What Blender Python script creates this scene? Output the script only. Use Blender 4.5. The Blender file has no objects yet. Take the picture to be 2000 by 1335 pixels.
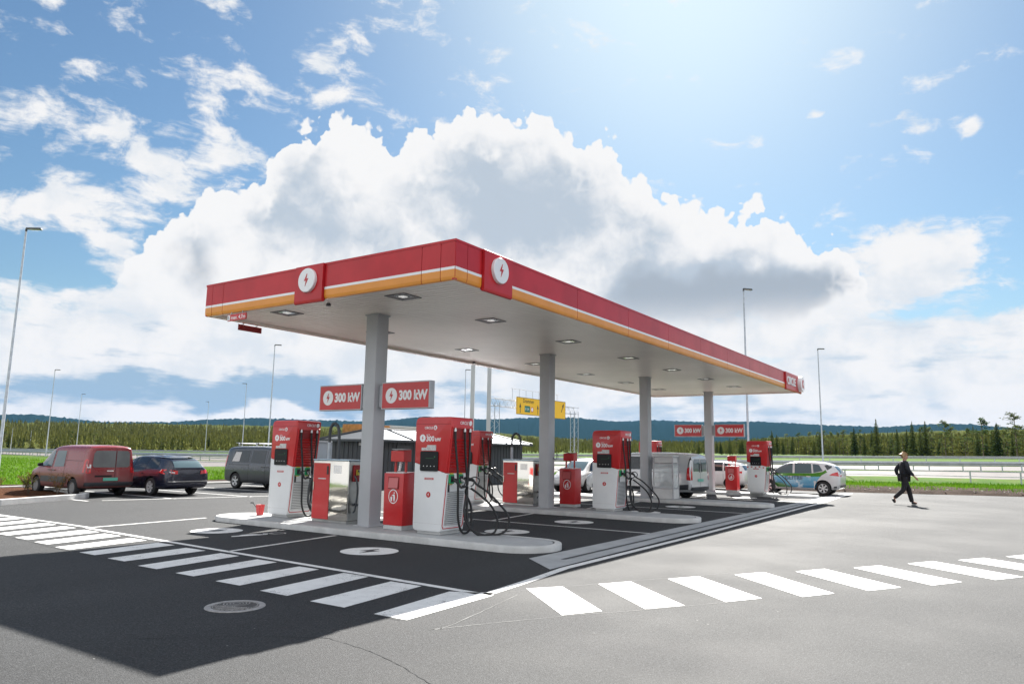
import bpy, bmesh, math, random
from mathutils import Vector, Matrix, noise as mnoise
from mathutils.bvhtree import BVHTree

R_ = math.radians
sc = bpy.context.scene
col = sc.collection
random.seed(7)

# ------------------------------------------------------------------ camera
YAW = R_(33.969)
EYE = 1.8
cam_d = bpy.data.cameras.new('camera'); cam = bpy.data.objects.new('camera', cam_d); col.objects.link(cam)
cam_d.sensor_width = 36.0; cam_d.lens = 25.546; cam_d.clip_start = 0.1; cam_d.clip_end = 30000
_r = Vector((0.5566018, -0.8306181, 0.0163706)); _u = Vector((-0.1337180, -0.0701222, 0.9885355)); _f = Vector((0.8199475, 0.5524096, 0.1500987))
cam.matrix_world = Matrix(((_r.x, _u.x, -_f.x, 0), (_r.y, _u.y, -_f.y, 0), (_r.z, _u.z, -_f.z, EYE), (0, 0, 0, 1)))
sc.camera = cam
sc.view_settings.view_transform = 'Standard'; sc.view_settings.look = 'None'
sc.view_settings.exposure = EXPO = 2.0; sc.view_settings.gamma = 1; sc.view_settings.use_curve_mapping = False
sc.render.resolution_x = 1024; sc.render.resolution_y = 683

# ------------------------------------------------------------------ node helper
class NT:
    def __init__(s, tree): s.t = tree; s.n = tree.nodes; s.l = tree.links
    def new(s, kind, **kw):
        n = s.n.new(kind)
        for k, v in kw.items(): setattr(n, k, v)
        return n
    def put(s, sock, v):
        if hasattr(v, 'is_output'): s.l.new(v, sock)
        elif isinstance(v, (tuple, list)) and len(v) == 3 and sock.type == 'RGBA': sock.default_value = (*v, 1)
        else: sock.default_value = v
    def m(s, op, a, b=None, c=None, clamp=False):
        n = s.new('ShaderNodeMath', operation=op, use_clamp=clamp)
        for i, v in enumerate((a, b, c)):
            if v is not None: s.put(n.inputs[i], v)
        return n.outputs[0]
    def vm(s, op, a, b=None, sc_=None):
        n = s.new('ShaderNodeVectorMath', operation=op)
        s.put(n.inputs[0], a)
        if b is not None: s.put(n.inputs[1], b)
        if sc_ is not None: s.put(n.inputs['Scale'], sc_)
        return n.outputs['Value' if op in ('DOT_PRODUCT', 'LENGTH', 'DISTANCE') else 'Vector']
    def noise(s, vec, scale, detail=4, rough=.55, dist=0, lac=2.0, out='Fac', dim='3D'):
        n = s.new('ShaderNodeTexNoise', noise_dimensions=dim); s.put(n.inputs['Vector'], vec); s.put(n.inputs['Scale'], scale)
        n.inputs['Detail'].default_value = detail; n.inputs['Roughness'].default_value = rough
        n.inputs['Distortion'].default_value = dist; n.inputs['Lacunarity'].default_value = lac
        return n.outputs[out]
    def voro(s, vec, scale, feature='F1', detail=0, rough=.5, out='Distance', dim='3D'):
        n = s.new('ShaderNodeTexVoronoi', feature=feature, voronoi_dimensions=dim); s.put(n.inputs['Vector'], vec); s.put(n.inputs['Scale'], scale)
        if 'Detail' in n.inputs: n.inputs['Detail'].default_value = detail; n.inputs['Roughness'].default_value = rough
        return n.outputs[out]
    def ss(s, x, a, b, lo=0., hi=1., kind='SMOOTHSTEP'):
        n = s.new('ShaderNodeMapRange', interpolation_type=kind); s.put(n.inputs['Value'], x)
        n.inputs['From Min'].default_value = a; n.inputs['From Max'].default_value = b
        n.inputs['To Min'].default_value = lo; n.inputs['To Max'].default_value = hi
        return n.outputs['Result']
    def mix(s, f, a, b, blend='MIX'):
        n = s.new('ShaderNodeMix', data_type='RGBA', blend_type=blend)
        s.put(n.inputs['Factor'], f); s.put(n.inputs['A'], a); s.put(n.inputs['B'], b)
        return n.outputs['Result']
    def sep(s, v):
        n = s.new('ShaderNodeSeparateXYZ'); s.put(n.inputs[0], v); return n.outputs
    def comb(s, x, y, z):
        n = s.new('ShaderNodeCombineXYZ')
        for i, v in enumerate((x, y, z)): s.put(n.inputs[i], v)
        return n.outputs[0]

# ------------------------------------------------------------------ sky: blue from the Sky Texture, procedural clouds laid out by azimuth and elevation
SUN_AZ, SUN_EL = R_(19.5), R_(39.2)          # azimuth counter-clockwise from +X
world = bpy.data.worlds.new('World'); sc.world = world; world.use_nodes = True
def build_sky():
    w = NT(world.node_tree); w.n.clear()
    out = w.new('ShaderNodeOutputWorld'); bg = w.new('ShaderNodeBackground'); bg.inputs['Strength'].default_value = 0.05
    w.l.new(bg.outputs[0], out.inputs[0])
    sky = w.new('ShaderNodeTexSky', sky_type='NISHITA', sun_disc=False, sun_elevation=SUN_EL,
                sun_rotation=math.pi/2 - SUN_AZ, altitude=100, air_density=1.3, dust_density=0.6, ozone_density=2.5)
    tc = w.new('ShaderNodeTexCoord'); D = w.vm('NORMALIZE', tc.outputs['Generated'])
    x, y, z = w.sep(D)[0:3]
    cy, sy = math.cos(YAW), math.sin(YAW)
    xr = w.m('ADD', w.m('MULTIPLY', x, cy), w.m('MULTIPLY', y, sy))
    yr = w.m('SUBTRACT', w.m('MULTIPLY', y, cy), w.m('MULTIPLY', x, sy))
    az = w.m('MULTIPLY', w.m('ARCTAN2', yr, xr), -57.2958)
    el = w.m('MULTIPLY', w.m('ARCSINE', z), 57.2958)
    P = w.comb(az, el, 0.0)
    Q = w.vm('MULTIPLY', P, (.01745, .01745, 0))          # radians
    def wob(vec, scale, detail, rough, amp):               # a cheap two-channel warp
        a_ = w.noise(vec, scale, detail, rough, dim='2D'); b_ = w.noise(w.vm('ADD', vec, (3.7, 8.1, 0)), scale, detail, rough, dim='2D')
        return w.vm('MULTIPLY', w.comb(w.m('SUBTRACT', a_, .5), w.m('SUBTRACT', b_, .5), 0.0), (amp, amp, 0))
    n1 = wob(Q, 9, 3, .55, 1.0)
    Pw = w.vm('ADD', P, w.vm('MULTIPLY', n1, (9, 5, 0)))
    Ps = w.vm('ADD', P, w.vm('MULTIPLY', n1, (5, 4, 0)))
    def blob(Pc, a, e, ra, re, wt, p=1.0, rot=0.0):
        mp = w.new('ShaderNodeMapping', vector_type='TEXTURE'); w.put(mp.inputs['Vector'], Pc)
        mp.inputs['Location'].default_value = (a, e, 0); mp.inputs['Scale'].default_value = (ra, re, 1); mp.inputs['Rotation'].default_value = (0, 0, R_(rot))
        g = w.new('ShaderNodeTexGradient', gradient_type='QUADRATIC_SPHERE' if p == 2 else 'SPHERICAL'); w.l.new(mp.outputs[0], g.inputs[0])
        return w.m('MULTIPLY', g.outputs['Fac'], wt)
    def total(lst, Pc, p=1.0):
        acc = None
        for b in lst:
            v = blob(Pc, *b[:5], p=p, rot=b[5] if len(b) > 5 else 0)
            acc = v if acc is None else w.m('ADD', acc, v)
        return acc
    # --- main cumulus: a skyline by azimuth, roughened by puffs
    fc = w.new('ShaderNodeFloatCurve'); cv = fc.mapping.curves[0]
    SKY = [(-45, 0), (-30.5, 9), (-28, 13.9), (-26.2, 16.1), (-24.3, 18.4), (-22, 19.2), (-19.9, 20), (-19.3, 21.9), (-17.8, 23.7), (-16.4, 24.7), (-15, 25.7), (-13, 25.5),
           (-11.5, 24.8), (-10.2, 23.7), (-9, 24.4), (-7.3, 25.5), (-5.4, 25.4), (-4.3, 26.7), (-2.3, 26.8), (-.3, 26.4), (1.4, 26.9), (2.5, 26.2), (3.8, 25), (5.2, 24.6), (7.2, 25), (8.4, 24),
           (9.2, 22.3), (11, 21.2), (11.7, 20.2), (13.9, 20), (16.2, 18.8), (17.9, 19.3), (19.6, 19.2), (20.7, 18.1), (22.1, 16.5), (24.6, 16), (25.4, 14.9), (26.5, 13.1), (27.6, 10.5), (31, 7.5), (45, 0)]
    pts = [((a + 45) / 90, e / 30) for a, e in SKY]
    cv.points[0].location = pts[0]; cv.points[1].location = pts[-1]
    for q in pts[1:-1]: cv.points.new(*q)
    for q in cv.points: q.handle_type = 'VECTOR'
    fc.mapping.update()
    nf = wob(Q, 22, 5, .56, 1.0)
    Pf = w.vm('ADD', P, w.vm('MULTIPLY', nf, (1.25, 1.25, 0)))
    sf = w.sep(Pf)
    w.put(fc.inputs['Value'], w.m('DIVIDE', w.m('ADD', sf[0], 45.0), 90.0))
    h = w.m('MULTIPLY', fc.outputs[0], 30.0)
    pv = w.voro(w.vm('ADD', Q, w.vm('MULTIPLY', nf, (.02, .02, 0))), 30, 'SMOOTH_F1', 2, .55, dim='2D'); puff = w.m('SUBTRACT', .34, w.m('MULTIPLY', pv, w.m('MULTIPLY', pv, 1.5)))
    d1 = w.m('ADD', w.m('SUBTRACT', h, sf[1]), w.m('MULTIPLY', puff, 1.35))
    cum = w.ss(d1, .0, .34)
    # inner relief of the cumulus
    relief = w.noise(w.vm('ADD', Q, w.vm('MULTIPLY', nf, (.03, .03, 0))), 13, 5, .6, dim='2D')
    puff2 = w.voro(w.vm('ADD', Q, w.vm('MULTIPLY', nf, (.05, .05, 0))), 17, 'SMOOTH_F1', 0, .5, dim='2D')
    relief2 = w.noise(w.vm('ADD', w.vm('ADD', Q, (.004, .016, 0)), w.vm('MULTIPLY', nf, (.03, .03, 0))), 13, 4, .6, dim='2D')
    puff3 = w.voro(w.vm('ADD', w.vm('ADD', Q, (.003, .012, 0)), w.vm('MULTIPLY', nf, (.05, .05, 0))), 17, 'SMOOTH_F1', 0, .5, dim='2D')
    lobe = w.m('ADD', w.m('MULTIPLY', w.m('SUBTRACT', relief2, relief), 2.6), w.m('MULTIPLY', w.m('SUBTRACT', puff2, puff3), -1.3))
    base_dark = total([(17.5, 12.0, 11, 2.7, 2.4), (11.5, 12.8, 6, 2.6, 1.0), (23.5, 11.8, 5, 2.0, 1.2), (-24, 13.2, 2.6, 2.2, 1.3), (-31, 11.6, 3, 1.2, .9)], Ps)
    base_dark = w.m('MULTIPLY', w.ss(w.m('ADD', base_dark, w.m('MULTIPLY', w.m('SUBTRACT', relief, .5), 1.8)), .1, 1.5), w.ss(d1, .5, 3.0))
    dark = total([(-16.8, 19.6, 4.6, 6.2, 1.8), (-13.5, 15.5, 7, 4.0, 1.0), (-1.6, 20.2, 9.8, 5.4, 1.8), (4.2, 18, 7.5, 6, 1.5), (-6, 16, 10, 5, .9),
                  (17.5, 12.2, 12, 3.1, 2.4), (12, 13.4, 9, 4.2, 1.3), (23.5, 12.2, 5, 2.4, 1.2), (10.5, 17, 2.8, 2.2, .8), (17, 15.2, 9, 2.2, .55),
                  (-24, 13.4, 3, 2.6, 1.4), (-31, 11.6, 3.4, 1.6, 1.3), (-21, 16, 5, 4, .45)], Ps)
    dark = w.m('ADD', w.m('ADD', dark, lobe), w.m('MULTIPLY', w.m('SUBTRACT', relief, .52), 1.6))
    dark = w.m('ADD', dark, w.m('MULTIPLY', w.m('SUBTRACT', puff2, .42), .5))
    dark = w.m('MULTIPLY', w.ss(dark, .05, 1.7), w.ss(d1, .8, 3.4))
    # --- loose fields
    Dzw = w.vm('ADD', w.vm('MULTIPLY', Q, (1, 2.1, 0)), w.vm('MULTIPLY', n1, (.07, .05, 0)))
    wis = w.noise(Dzw, 10, 7, .63, dim='2D')
    cov = w.m('MULTIPLY', w.ss(w.m('SUBTRACT', el, w.ss(w.m('ABSOLUTE', w.m('SUBTRACT', az, 4.0)), 24.0, 40.0, 4.5, 0.0)), 7.0, 11.5, 1.2, .0, 'LINEAR'), 1.0)
    plus = total([(-34.5, 21.5, 6, 2.6, .62, -16), (-29.5, 20.3, 5, 2.2, .55, -6), (-24, 23.2, 6.5, 3.0, .68, -14), (-20, 21.3, 5.5, 2.6, .6, -14), (-26, 18.2, 9, 2.0, .62, 8), (-20.5, 26.0, 4, 1.8, .5, -24), (-33, 15.9, 12, 1.3, .85, -4), (-29, 12.9, 2.8, 2.9, 1.0),
                  (-26, 31.2, 5.5, 2.2, .75, -16), (-16.2, 28.6, 2.2, 1.1, .5, 22), (-13.3, 34, 4, 1.4, .8), (-34, 9.3, 4.5, 2.2, .5), (-37, 33, 3, .8, .4),
                  (29.8, 14.3, 8, 3.0, 1.35, 6), (28.0, 22.4, 2.8, 1.0, 1.1), (32.6, 22.0, 1.8, .7, 1.0), (23.6, 23.6, 1.3, .8, .8), (30, 9, 9, 1.6, .3)], Pw)
    minus = total([(-36, 8.4, 5, 3.2, .5), (-35.5, 12, 5, 1.6, .5), (32, 10.4, 7, 2.5, .75), (36, 12, 4, 4, .4), (-22.5, 13.2, 2.4, 2.0, .55), (-27.5, 3.3, 11, 2.2, .15)], Ps)
    fld = w.m('ADD', w.m('SUBTRACT', w.m('ADD', cov, plus), minus), w.m('MULTIPLY', w.m('SUBTRACT', wis, .5), w.ss(el, 4, 12, 1.5, 3.3)))
    loose = w.m('MULTIPLY', w.ss(w.m('SUBTRACT', fld, w.ss(az, -10, 20, -.14, .10)), .24, .95), w.ss(az, -60, -40, .999, 1))
    lown = w.noise(w.vm('MULTIPLY', Q, (1, 4.2, 0)), 9, 5, .6, dim='2D')
    sdark = total([(-27, 3.6, 13, 2.3, 1.8), (-31, 5.6, 5, 1.2, .6), (-17.5, 3.9, 8, 2.0, 1.7), (-10.5, 3.2, 8, 1.7, 1.5), (-25, 7.4, 4, 1.2, .4), (-3, 4.2, 8, 1.8, .9), (2, 6.3, 7, 1.4, .6), (12, 3.6, 12, 1.8, 1.3), (20, 3.6, 7, 1.4, 1.0),
                   (30, 6.8, 9, 1.0, .9), (26, 5, 6, .8, .7), (35, 8.6, 6, 1.3, .6), (28, 9.2, 3, 1.0, .5)], Ps)
    sdark = w.ss(w.m('ADD', sdark, w.m('MULTIPLY', w.m('SUBTRACT', lown, .56), 3.6)), .15, 1.25)
    lowband = w.ss(el, 11, 8)
    sdark = w.m('MULTIPLY', sdark, lowband)
    # --- colours, as seen values divided by the exposure
    K = 20.0 / 2 ** EXPO
    def c(r, g, b, k=1): return (r * K * k, g * K * k, b * K * k)
    # brighter air towards the sun
    sv = (math.cos(SUN_AZ) * math.cos(SUN_EL), math.sin(SUN_AZ) * math.cos(SUN_EL), math.sin(SUN_EL))
    cs = w.vm('DOT_PRODUCT', D, sv)
    glow = w.m('POWER', w.m('MAXIMUM', cs, 0.0), 26)
    base = w.mix(1.0, sky.outputs[0], (0.37, .455, .50), 'MULTIPLY')
    base = w.mix(w.m('MULTIPLY', glow, .8, clamp=True), base, c(.80, .95, 1.0, 1.0))
    base = w.mix(w.ss(el, 12, 1), base, c(.50, .72, .92))
    white = w.mix(w.ss(w.m('ADD', w.m('MULTIPLY', relief, .6), w.m('MULTIPLY', wis, .4)), .34, .60), c(.76, .81, .86), c(.93, .93, .93))
    lcol = w.mix(sdark, white, w.mix(w.ss(az, -8, 8), c(.36, .52, .68), c(.54, .66, .77)))
    skyc = w.mix(loose, base, lcol)
    ccol = w.mix(w.m('MULTIPLY', base_dark, .62), w.mix(dark, c(.94, .94, .94), c(.52, .60, .69)), c(.36, .41, .47))
    skyc = w.mix(w.m('MULTIPLY', cum, w.ss(el, 8.5, 12.5)), skyc, ccol)
    # bright cloud deck added behind the camera, out of view, to lift shaded fronts
    back_fill = w.m('MULTIPLY', w.ss(xr, .30, -.25), w.ss(w.noise(D, 3.2, 3, .6), .30, .55))
    skyc = w.mix(back_fill, skyc, c(1.45, 1.47, 1.5))
    skyc = w.mix(w.ss(el, .0, -2.0), skyc, c(.22, .23, .22))
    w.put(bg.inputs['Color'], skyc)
build_sky()
world.cycles.sampling_method = 'MANUAL'; world.cycles.sample_map_resolution = 512

# ------------------------------------------------------------------ sun
sun_d = bpy.data.lights.new('sun', 'SUN'); sun_d.energy = 4.2; sun_d.angle = R_(0.53); sun_d.color = (1, .96, .90)
sun = bpy.data.objects.new('sun', sun_d); col.objects.link(sun); sun.location = (0, 0, 60)
sun.rotation_euler = Vector((math.cos(SUN_AZ) * math.cos(SUN_EL), math.sin(SUN_AZ) * math.cos(SUN_EL), math.sin(SUN_EL))).to_track_quat('Z', 'Y').to_euler()

# ------------------------------------------------------------------ scene helpers
FH = Vector((math.cos(YAW), math.sin(YAW), 0)); RH = Vector((math.sin(YAW), -math.cos(YAW), 0))
def W(s, d, z=0.0):                       # s metres to the right of, d metres along the street grid's viewing axis
    v = RH * s + FH * d; return (v.x, v.y, z)
def POL(az, dist, z=0.0):                 # azimuth in degrees right of YAW
    a = YAW - R_(az); return (math.cos(a) * dist, math.sin(a) * dist, z)
def empty(name, loc=(0, 0, 0), rz=0.0, label=None, cat=None, group=None):
    o = bpy.data.objects.new(name, None); o.empty_display_size = .3; col.objects.link(o)
    o.location = loc; o.rotation_euler = (0, 0, rz); return tag(o, label, cat, group)
def tag(o, label=None, cat=None, group=None, kind=None):
    if label: o['label'] = label
    if cat: o['category'] = cat
    if group: o['group'] = group
    if kind: o['kind'] = kind
    return o
def copy_tree(o, loc=None, label=None, parent=None, rz=None):
    c = o.copy(); col.objects.link(c)
    if parent: c.parent = parent
    if loc is not None: c.location = loc
    if rz is not None: c.rotation_euler = (0, 0, rz)
    if label: c['label'] = label
    for ch in list(o.children): copy_tree(ch, parent=c)
    return c

class MB:
    def __init__(s): s.v = []; s.f = []; s.m = []
    def add(s, vs, fs, mi=0):
        b = len(s.v); s.v += [tuple(q) for q in vs]; s.f += [tuple(b + i for i in f) for f in fs]; s.m += [mi] * len(fs); return s
    def box(s, c, d, rz=0, mi=0, ry=0, rx=0):
        M = Matrix.Translation(c) @ Matrix.Rotation(rz, 4, 'Z') @ Matrix.Rotation(ry, 4, 'Y') @ Matrix.Rotation(rx, 4, 'X')
        x, y, z = d[0] / 2, d[1] / 2, d[2] / 2
        vs = [M @ Vector(q) for q in ((-x, -y, -z), (x, -y, -z), (x, y, -z), (-x, y, -z), (-x, -y, z), (x, -y, z), (x, y, z), (-x, y, z))]
        return s.add(vs, [(0, 3, 2, 1), (4, 5, 6, 7), (0, 1, 5, 4), (1, 2, 6, 5), (2, 3, 7, 6), (3, 0, 4, 7)], mi)
    def bb(s, x0, x1, y0, y1, z0, z1, mi=0): return s.box(((x0 + x1) / 2, (y0 + y1) / 2, (z0 + z1) / 2), (abs(x1 - x0), abs(y1 - y0), abs(z1 - z0)), mi=mi)
    def rings(s, rs, mi=0, cap0=True, cap1=True, closed=True):
        n = len(rs[0]); fs = []
        for k in range(len(rs) - 1):
            for i in range(n if closed else n - 1):
                j = (i + 1) % n; fs.append((k * n + i, k * n + j, (k + 1) * n + j, (k + 1) * n + i))
        if cap0: fs.append(tuple(range(n - 1, -1, -1)))
        if cap1: fs.append(tuple((len(rs) - 1) * n + i for i in range(n)))
        return s.add([q for r in rs for q in r], fs, mi)
    def prism(s, poly, z0, z1, mi=0): return s.rings([[(x, y, z0) for x, y in poly], [(x, y, z1) for x, y in poly]], mi)
    def extr(s, poly, o, ax, ay, t, mi=0):            # polygon in the plane (o; ax, ay) pushed t along the normal
        o, ax, ay = Vector(o), Vector(ax), Vector(ay); n = ax.cross(ay).normalized() * t
        return s.rings([[o + ax * a + ay * b for a, b in poly], [o + ax * a + ay * b + n for a, b in poly]], mi)
    def face(s, pts, mi=0): return s.add(pts, [tuple(range(len(pts)))], mi)
    def tube(s, pts, r, n=8, mi=0, caps=True):
        pts = [Vector(q) for q in pts]; rs = []; up = None
        for i, q in enumerate(pts):
            t = (pts[min(i + 1, len(pts) - 1)] - pts[max(i - 1, 0)])
            if t.length < 1e-9: t = Vector((0, 0, 1))
            t.normalize()
            if up is None: up = Vector((0, 0, 1)) if abs(t.z) < .9 else Vector((1, 0, 0))
            a = t.cross(up)
            if a.length < 1e-4: a = t.cross(Vector((0, 1, .1)))
            a.normalize(); b = a.cross(t).normalized(); up = b
            rr = r[i] if isinstance(r, (list, tuple)) else r
            rs.append([q + a * (rr * math.cos(2 * math.pi * k / n)) + b * (rr * math.sin(2 * math.pi * k / n)) for k in range(n)])
        return s.rings(rs, mi, caps, caps)
    def lathe(s, prof, c=(0, 0, 0), n=20, axis='Z', mi=0, cap=True):      # prof: (radius, height)
        c = Vector(c); rs = []
        for r, h in prof:
            ring = []
            for k in range(n):
                a = 2 * math.pi * k / n; u, v = r * math.cos(a), r * math.sin(a)
                ring.append(c + (Vector((u, v, h)) if axis == 'Z' else Vector((h, u, v)) if axis == 'X' else Vector((v, h, u))))
            rs.append(ring)
        return s.rings(rs, mi, cap, cap)
    def build(s, name, mats, parent=None, bevel=0, seg=1, smooth=None, recalc=True, loc=None):
        me = bpy.data.meshes.new(name); me.from_pydata([tuple(q) for q in s.v], [], s.f)
        if not isinstance(mats, (list, tuple)): mats = [mats]
        for m_ in mats: me.materials.append(m_)
        me.polygons.foreach_set('material_index', s.m); me.update()
        if bevel or recalc:
            bm = bmesh.new(); bm.from_mesh(me)
            if recalc: bmesh.ops.recalc_face_normals(bm, faces=bm.faces)
            if bevel:
                ed = [e for e in bm.edges if len(e.link_faces) == 2 and e.calc_face_angle(0) > .5]
                bmesh.ops.bevel(bm, geom=ed, offset=bevel, segments=seg, profile=.5, affect='EDGES', clamp_overlap=True)
            bm.to_mesh(me); bm.free()
        if smooth is not None: smooth_mesh(me, smooth)
        o = bpy.data.objects.new(name, me); col.objects.link(o)
        if parent: o.parent = parent
        if loc is not None: o.location = loc
        return o
def smooth_mesh(me, ang):
    bm = bmesh.new(); bm.from_mesh(me)
    for f in bm.faces: f.smooth = True
    for e in bm.edges:
        if len(e.link_faces) == 2: e.smooth = e.calc_face_angle(0) < R_(ang)
    bm.to_mesh(me); bm.free()
def crom(P, n=8):
    P = [Vector(q) for q in P]; Q = [P[0] * 2 - P[1]] + P + [P[-1] * 2 - P[-2]]; out = []
    for i in range(1, len(Q) - 2):
        a, b, c, d = Q[i - 1:i + 3]
        for k in range(n):
            t = k / n; out.append(.5 * ((2 * b) + (c - a) * t + (2 * a - 5 * b + 4 * c - d) * t * t + (3 * b - a - 3 * c + d) * t ** 3))
    out.append(P[-1]); return out
def text(name, txt, size, o, ax, ay, mat, parent=None, ext=.002, bold=0.0, align='LEFT', sx=1.0):
    cu = bpy.data.curves.new(name, 'FONT'); cu.body = txt; cu.size = size; cu.extrude = ext; cu.offset = bold; cu.align_x = align; cu.resolution_u = 3
    t = bpy.data.objects.new(name, cu); col.objects.link(t)
    me = bpy.data.meshes.new_from_object(t.evaluated_get(bpy.context.evaluated_depsgraph_get()))
    bpy.data.objects.remove(t); bpy.data.curves.remove(cu)
    ax, ay = Vector(ax).normalized(), Vector(ay).normalized(); nz = ax.cross(ay)
    M = Matrix(((ax.x * sx, ay.x, nz.x, o[0]), (ax.y * sx, ay.y, nz.y, o[1]), (ax.z * sx, ay.z, nz.z, o[2]), (0, 0, 0, 1)))
    me.transform(M); me.materials.clear(); me.materials.append(mat); me.name = name
    ob = bpy.data.objects.new(name, me); col.objects.link(ob)
    if parent: ob.parent = parent
    return ob
def circ(r, n=32, cx=0, cy=0, ry=None): return [(cx + r * math.cos(2 * math.pi * k / n), cy + (ry or r) * math.sin(2 * math.pi * k / n)) for k in range(n)]
BOLT_SHAPE = [(.12, 1.0), (-.48, -.12), (-.06, -.12), (-.2, -1.0), (.48, .22), (.06, .22), (.2, 1.0)]

# ------------------------------------------------------------------ materials
def pmat(name, color, rough=.5, metal=0.0, coat=0.0, var=0.0, vscale=3.0, bump=0.0, bscale=40.0, spec=.5, color2=None, stretch=(1, 1, 1), emit=None):
    m_ = bpy.data.materials.new(name); m_.use_nodes = True; t = NT(m_.node_tree); b = t.n['Principled BSDF']
    b.inputs['Roughness'].default_value = rough; b.inputs['Metallic'].default_value = metal
    b.inputs['Specular IOR Level'].default_value = spec
    if coat: b.inputs['Coat Weight'].default_value = coat; b.inputs['Coat Roughness'].default_value = .08
    co = t.new('ShaderNodeTexCoord').outputs['Object']
    if stretch != (1, 1, 1): co = t.vm('MULTIPLY', co, stretch)
    if var or color2:
        n = t.noise(co, vscale, 5, .6)
        c2 = color2 or tuple(c * (1 - var) for c in color); c1 = color if color2 else tuple(min(1, c * (1 + var)) for c in color)
        t.put(b.inputs['Base Color'], t.mix(t.ss(n, .3, .7), c1, c2))
        t.put(b.inputs['Roughness'], t.m('ADD', rough - .06, t.m('MULTIPLY', n, .12)))
    else: b.inputs['Base Color'].default_value = (*color, 1)
    if bump:
        bp = t.new('ShaderNodeBump'); bp.inputs['Strength'].default_value = bump; bp.inputs['Distance'].default_value = .02
        t.put(bp.inputs['Height'], t.noise(co, bscale, 4, .6)); t.l.new(bp.outputs[0], b.inputs['Normal'])
    if emit: b.inputs['Emission Color'].default_value = (*emit[:3], 1); b.inputs['Emission Strength'].default_value = emit[3]
    return m_
M = {}
M['red'] = pmat('red_paint', (.52, .018, .020), .38, var=.06, vscale=2, coat=.25)
M['red_fascia'] = pmat('red_fascia', (.48, .014, .020), .38, var=.10, vscale=1.2, coat=.18, spec=.35)
M['red_dark'] = pmat('dark_red_paint', (.28, .012, .014), .45, var=.1)
M['orange'] = pmat('orange_band', (.72, .27, .03), .38, coat=.15, var=.04)
M['white'] = pmat('white_paint', (.70, .71, .71), .4, var=.03, vscale=1.5)
M['white_gloss'] = pmat('white_gloss', (.80, .80, .80), .18, coat=.4)
M['offwhite'] = pmat('off_white', (.56, .56, .55), .5, var=.06)
M['label_grey'] = pmat('label_grey', (.55, .53, .52), .5, var=.2, vscale=30)
M['column'] = pmat('grey_column_paint', (.45, .46, .475), .42, var=.06, vscale=.8)
M['soffit'] = pmat('soffit_white_metal', (.80, .755, .69), .38, var=.06, vscale=.35, spec=.35)
M['steel'] = pmat('stainless_steel', (.66, .63, .57), .09, metal=1.0, bump=.12, bscale=2.2)
M['steel_dark'] = pmat('stainless_side', (.40, .40, .39), .3, metal=1.0, var=.15, vscale=4)
M['galv'] = pmat('galvanised_steel', (.42, .45, .48), .45, metal=.8, var=.12, vscale=6)
M['galv_light'] = pmat('galvanised_rail', (.42, .43, .45), .45, metal=.6, var=.1, vscale=2)
M['black'] = pmat('black_rubber', (.012, .012, .013), .5, var=.2, vscale=8)
M['black_plastic'] = pmat('black_plastic', (.02, .02, .022), .35)
M['screen'] = pmat('screen_glass', (.006, .007, .010), .30, spec=.25)
M['green'] = pmat('green_socket', (.01, .32, .12), .35)
M['yellow_tab'] = pmat('yellow_tab', (.62, .50, .05), .4)
M['concrete'] = pmat('kerb_concrete', (.50, .50, .49), .8, var=.12, vscale=3, bump=.3, bscale=60)
M['concrete_top'] = pmat('island_concrete', (.34, .35, .355), .7, var=.12, vscale=1.2, bump=.2, bscale=80)
M['groove'] = pmat('dark_groove', (.05, .055, .06), .6)
M['tyre'] = pmat('tyre', (.02, .02, .021), .8)
M['rim'] = pmat('alloy', (.62, .63, .64), .28, metal=.35)
M['chrome'] = pmat('chrome', (.7, .7, .7), .12, metal=1.0)
M['led'] = pmat('lamp_diffuser', (.7, .7, .68), .25, emit=(1, .98, .94, .10))
M['lamp_head'] = pmat('lamp_head', (.05, .055, .06), .4)
M['wood'] = pmat('timber_slats', (.42, .20, .06), .6, var=.25, vscale=3)
M['clad'] = pmat('dark_grey_cladding', (.045, .05, .056), .5, var=.12, vscale=1)
M['roof_metal'] = pmat('roof_metal', (.30, .32, .35), .28, metal=.85, var=.08)
M['beige'] = pmat('beige_render', (.42, .40, .37), .8, var=.05)
M['yellow'] = pmat('road_sign_yellow', (.85, .50, .01), .4)
M['sign_green'] = pmat('road_sign_green', (.005, .16, .12), .4)
M['letter_black'] = pmat('letter_black', (.02, .02, .02), .5)
M['letter_white'] = pmat('letter_white', (.82, .82, .82), .4)
M['bark'] = pmat('bark', (.10, .075, .055), .9, var=.3, vscale=2)
def foliage(name, c1, c2, tr=.25):
    m_ = bpy.data.materials.new(name); m_.use_nodes = True; t = NT(m_.node_tree); b = t.n['Principled BSDF']
    b.inputs['Roughness'].default_value = 1.0; b.inputs['Specular IOR Level'].default_value = 0.0
    g = t.new('ShaderNodeNewGeometry'); oi = t.new('ShaderNodeObjectInfo')
    n = t.noise(g.outputs['Position'], .11, 3, .6); n2 = t.noise(g.outputs['Position'], 1.1, 3, .6)
    f = t.m('ADD', t.m('MULTIPLY', n, .6), t.m('MULTIPLY', n2, .45)); f = t.m('ADD', f, t.m('MULTIPLY', t.m('SUBTRACT', oi.outputs['Random'], .5), .3))
    c = t.mix(t.ss(f, .36, .68), c1, c2); t.put(b.inputs['Base Color'], c)
    tl = t.new('ShaderNodeBsdfTranslucent'); t.put(tl.inputs['Color'], c); mx = t.new('ShaderNodeMixShader'); mx.inputs[0].default_value = tr
    t.l.new(b.outputs[0], mx.inputs[1]); t.l.new(tl.outputs[0], mx.inputs[2]); t.l.new(mx.outputs[0], t.n['Material Output'].inputs[0])
    return m_
M['spruce'] = foliage('spruce_needles', (.034, .056, .022), (.095, .118, .038), .40)
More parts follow.
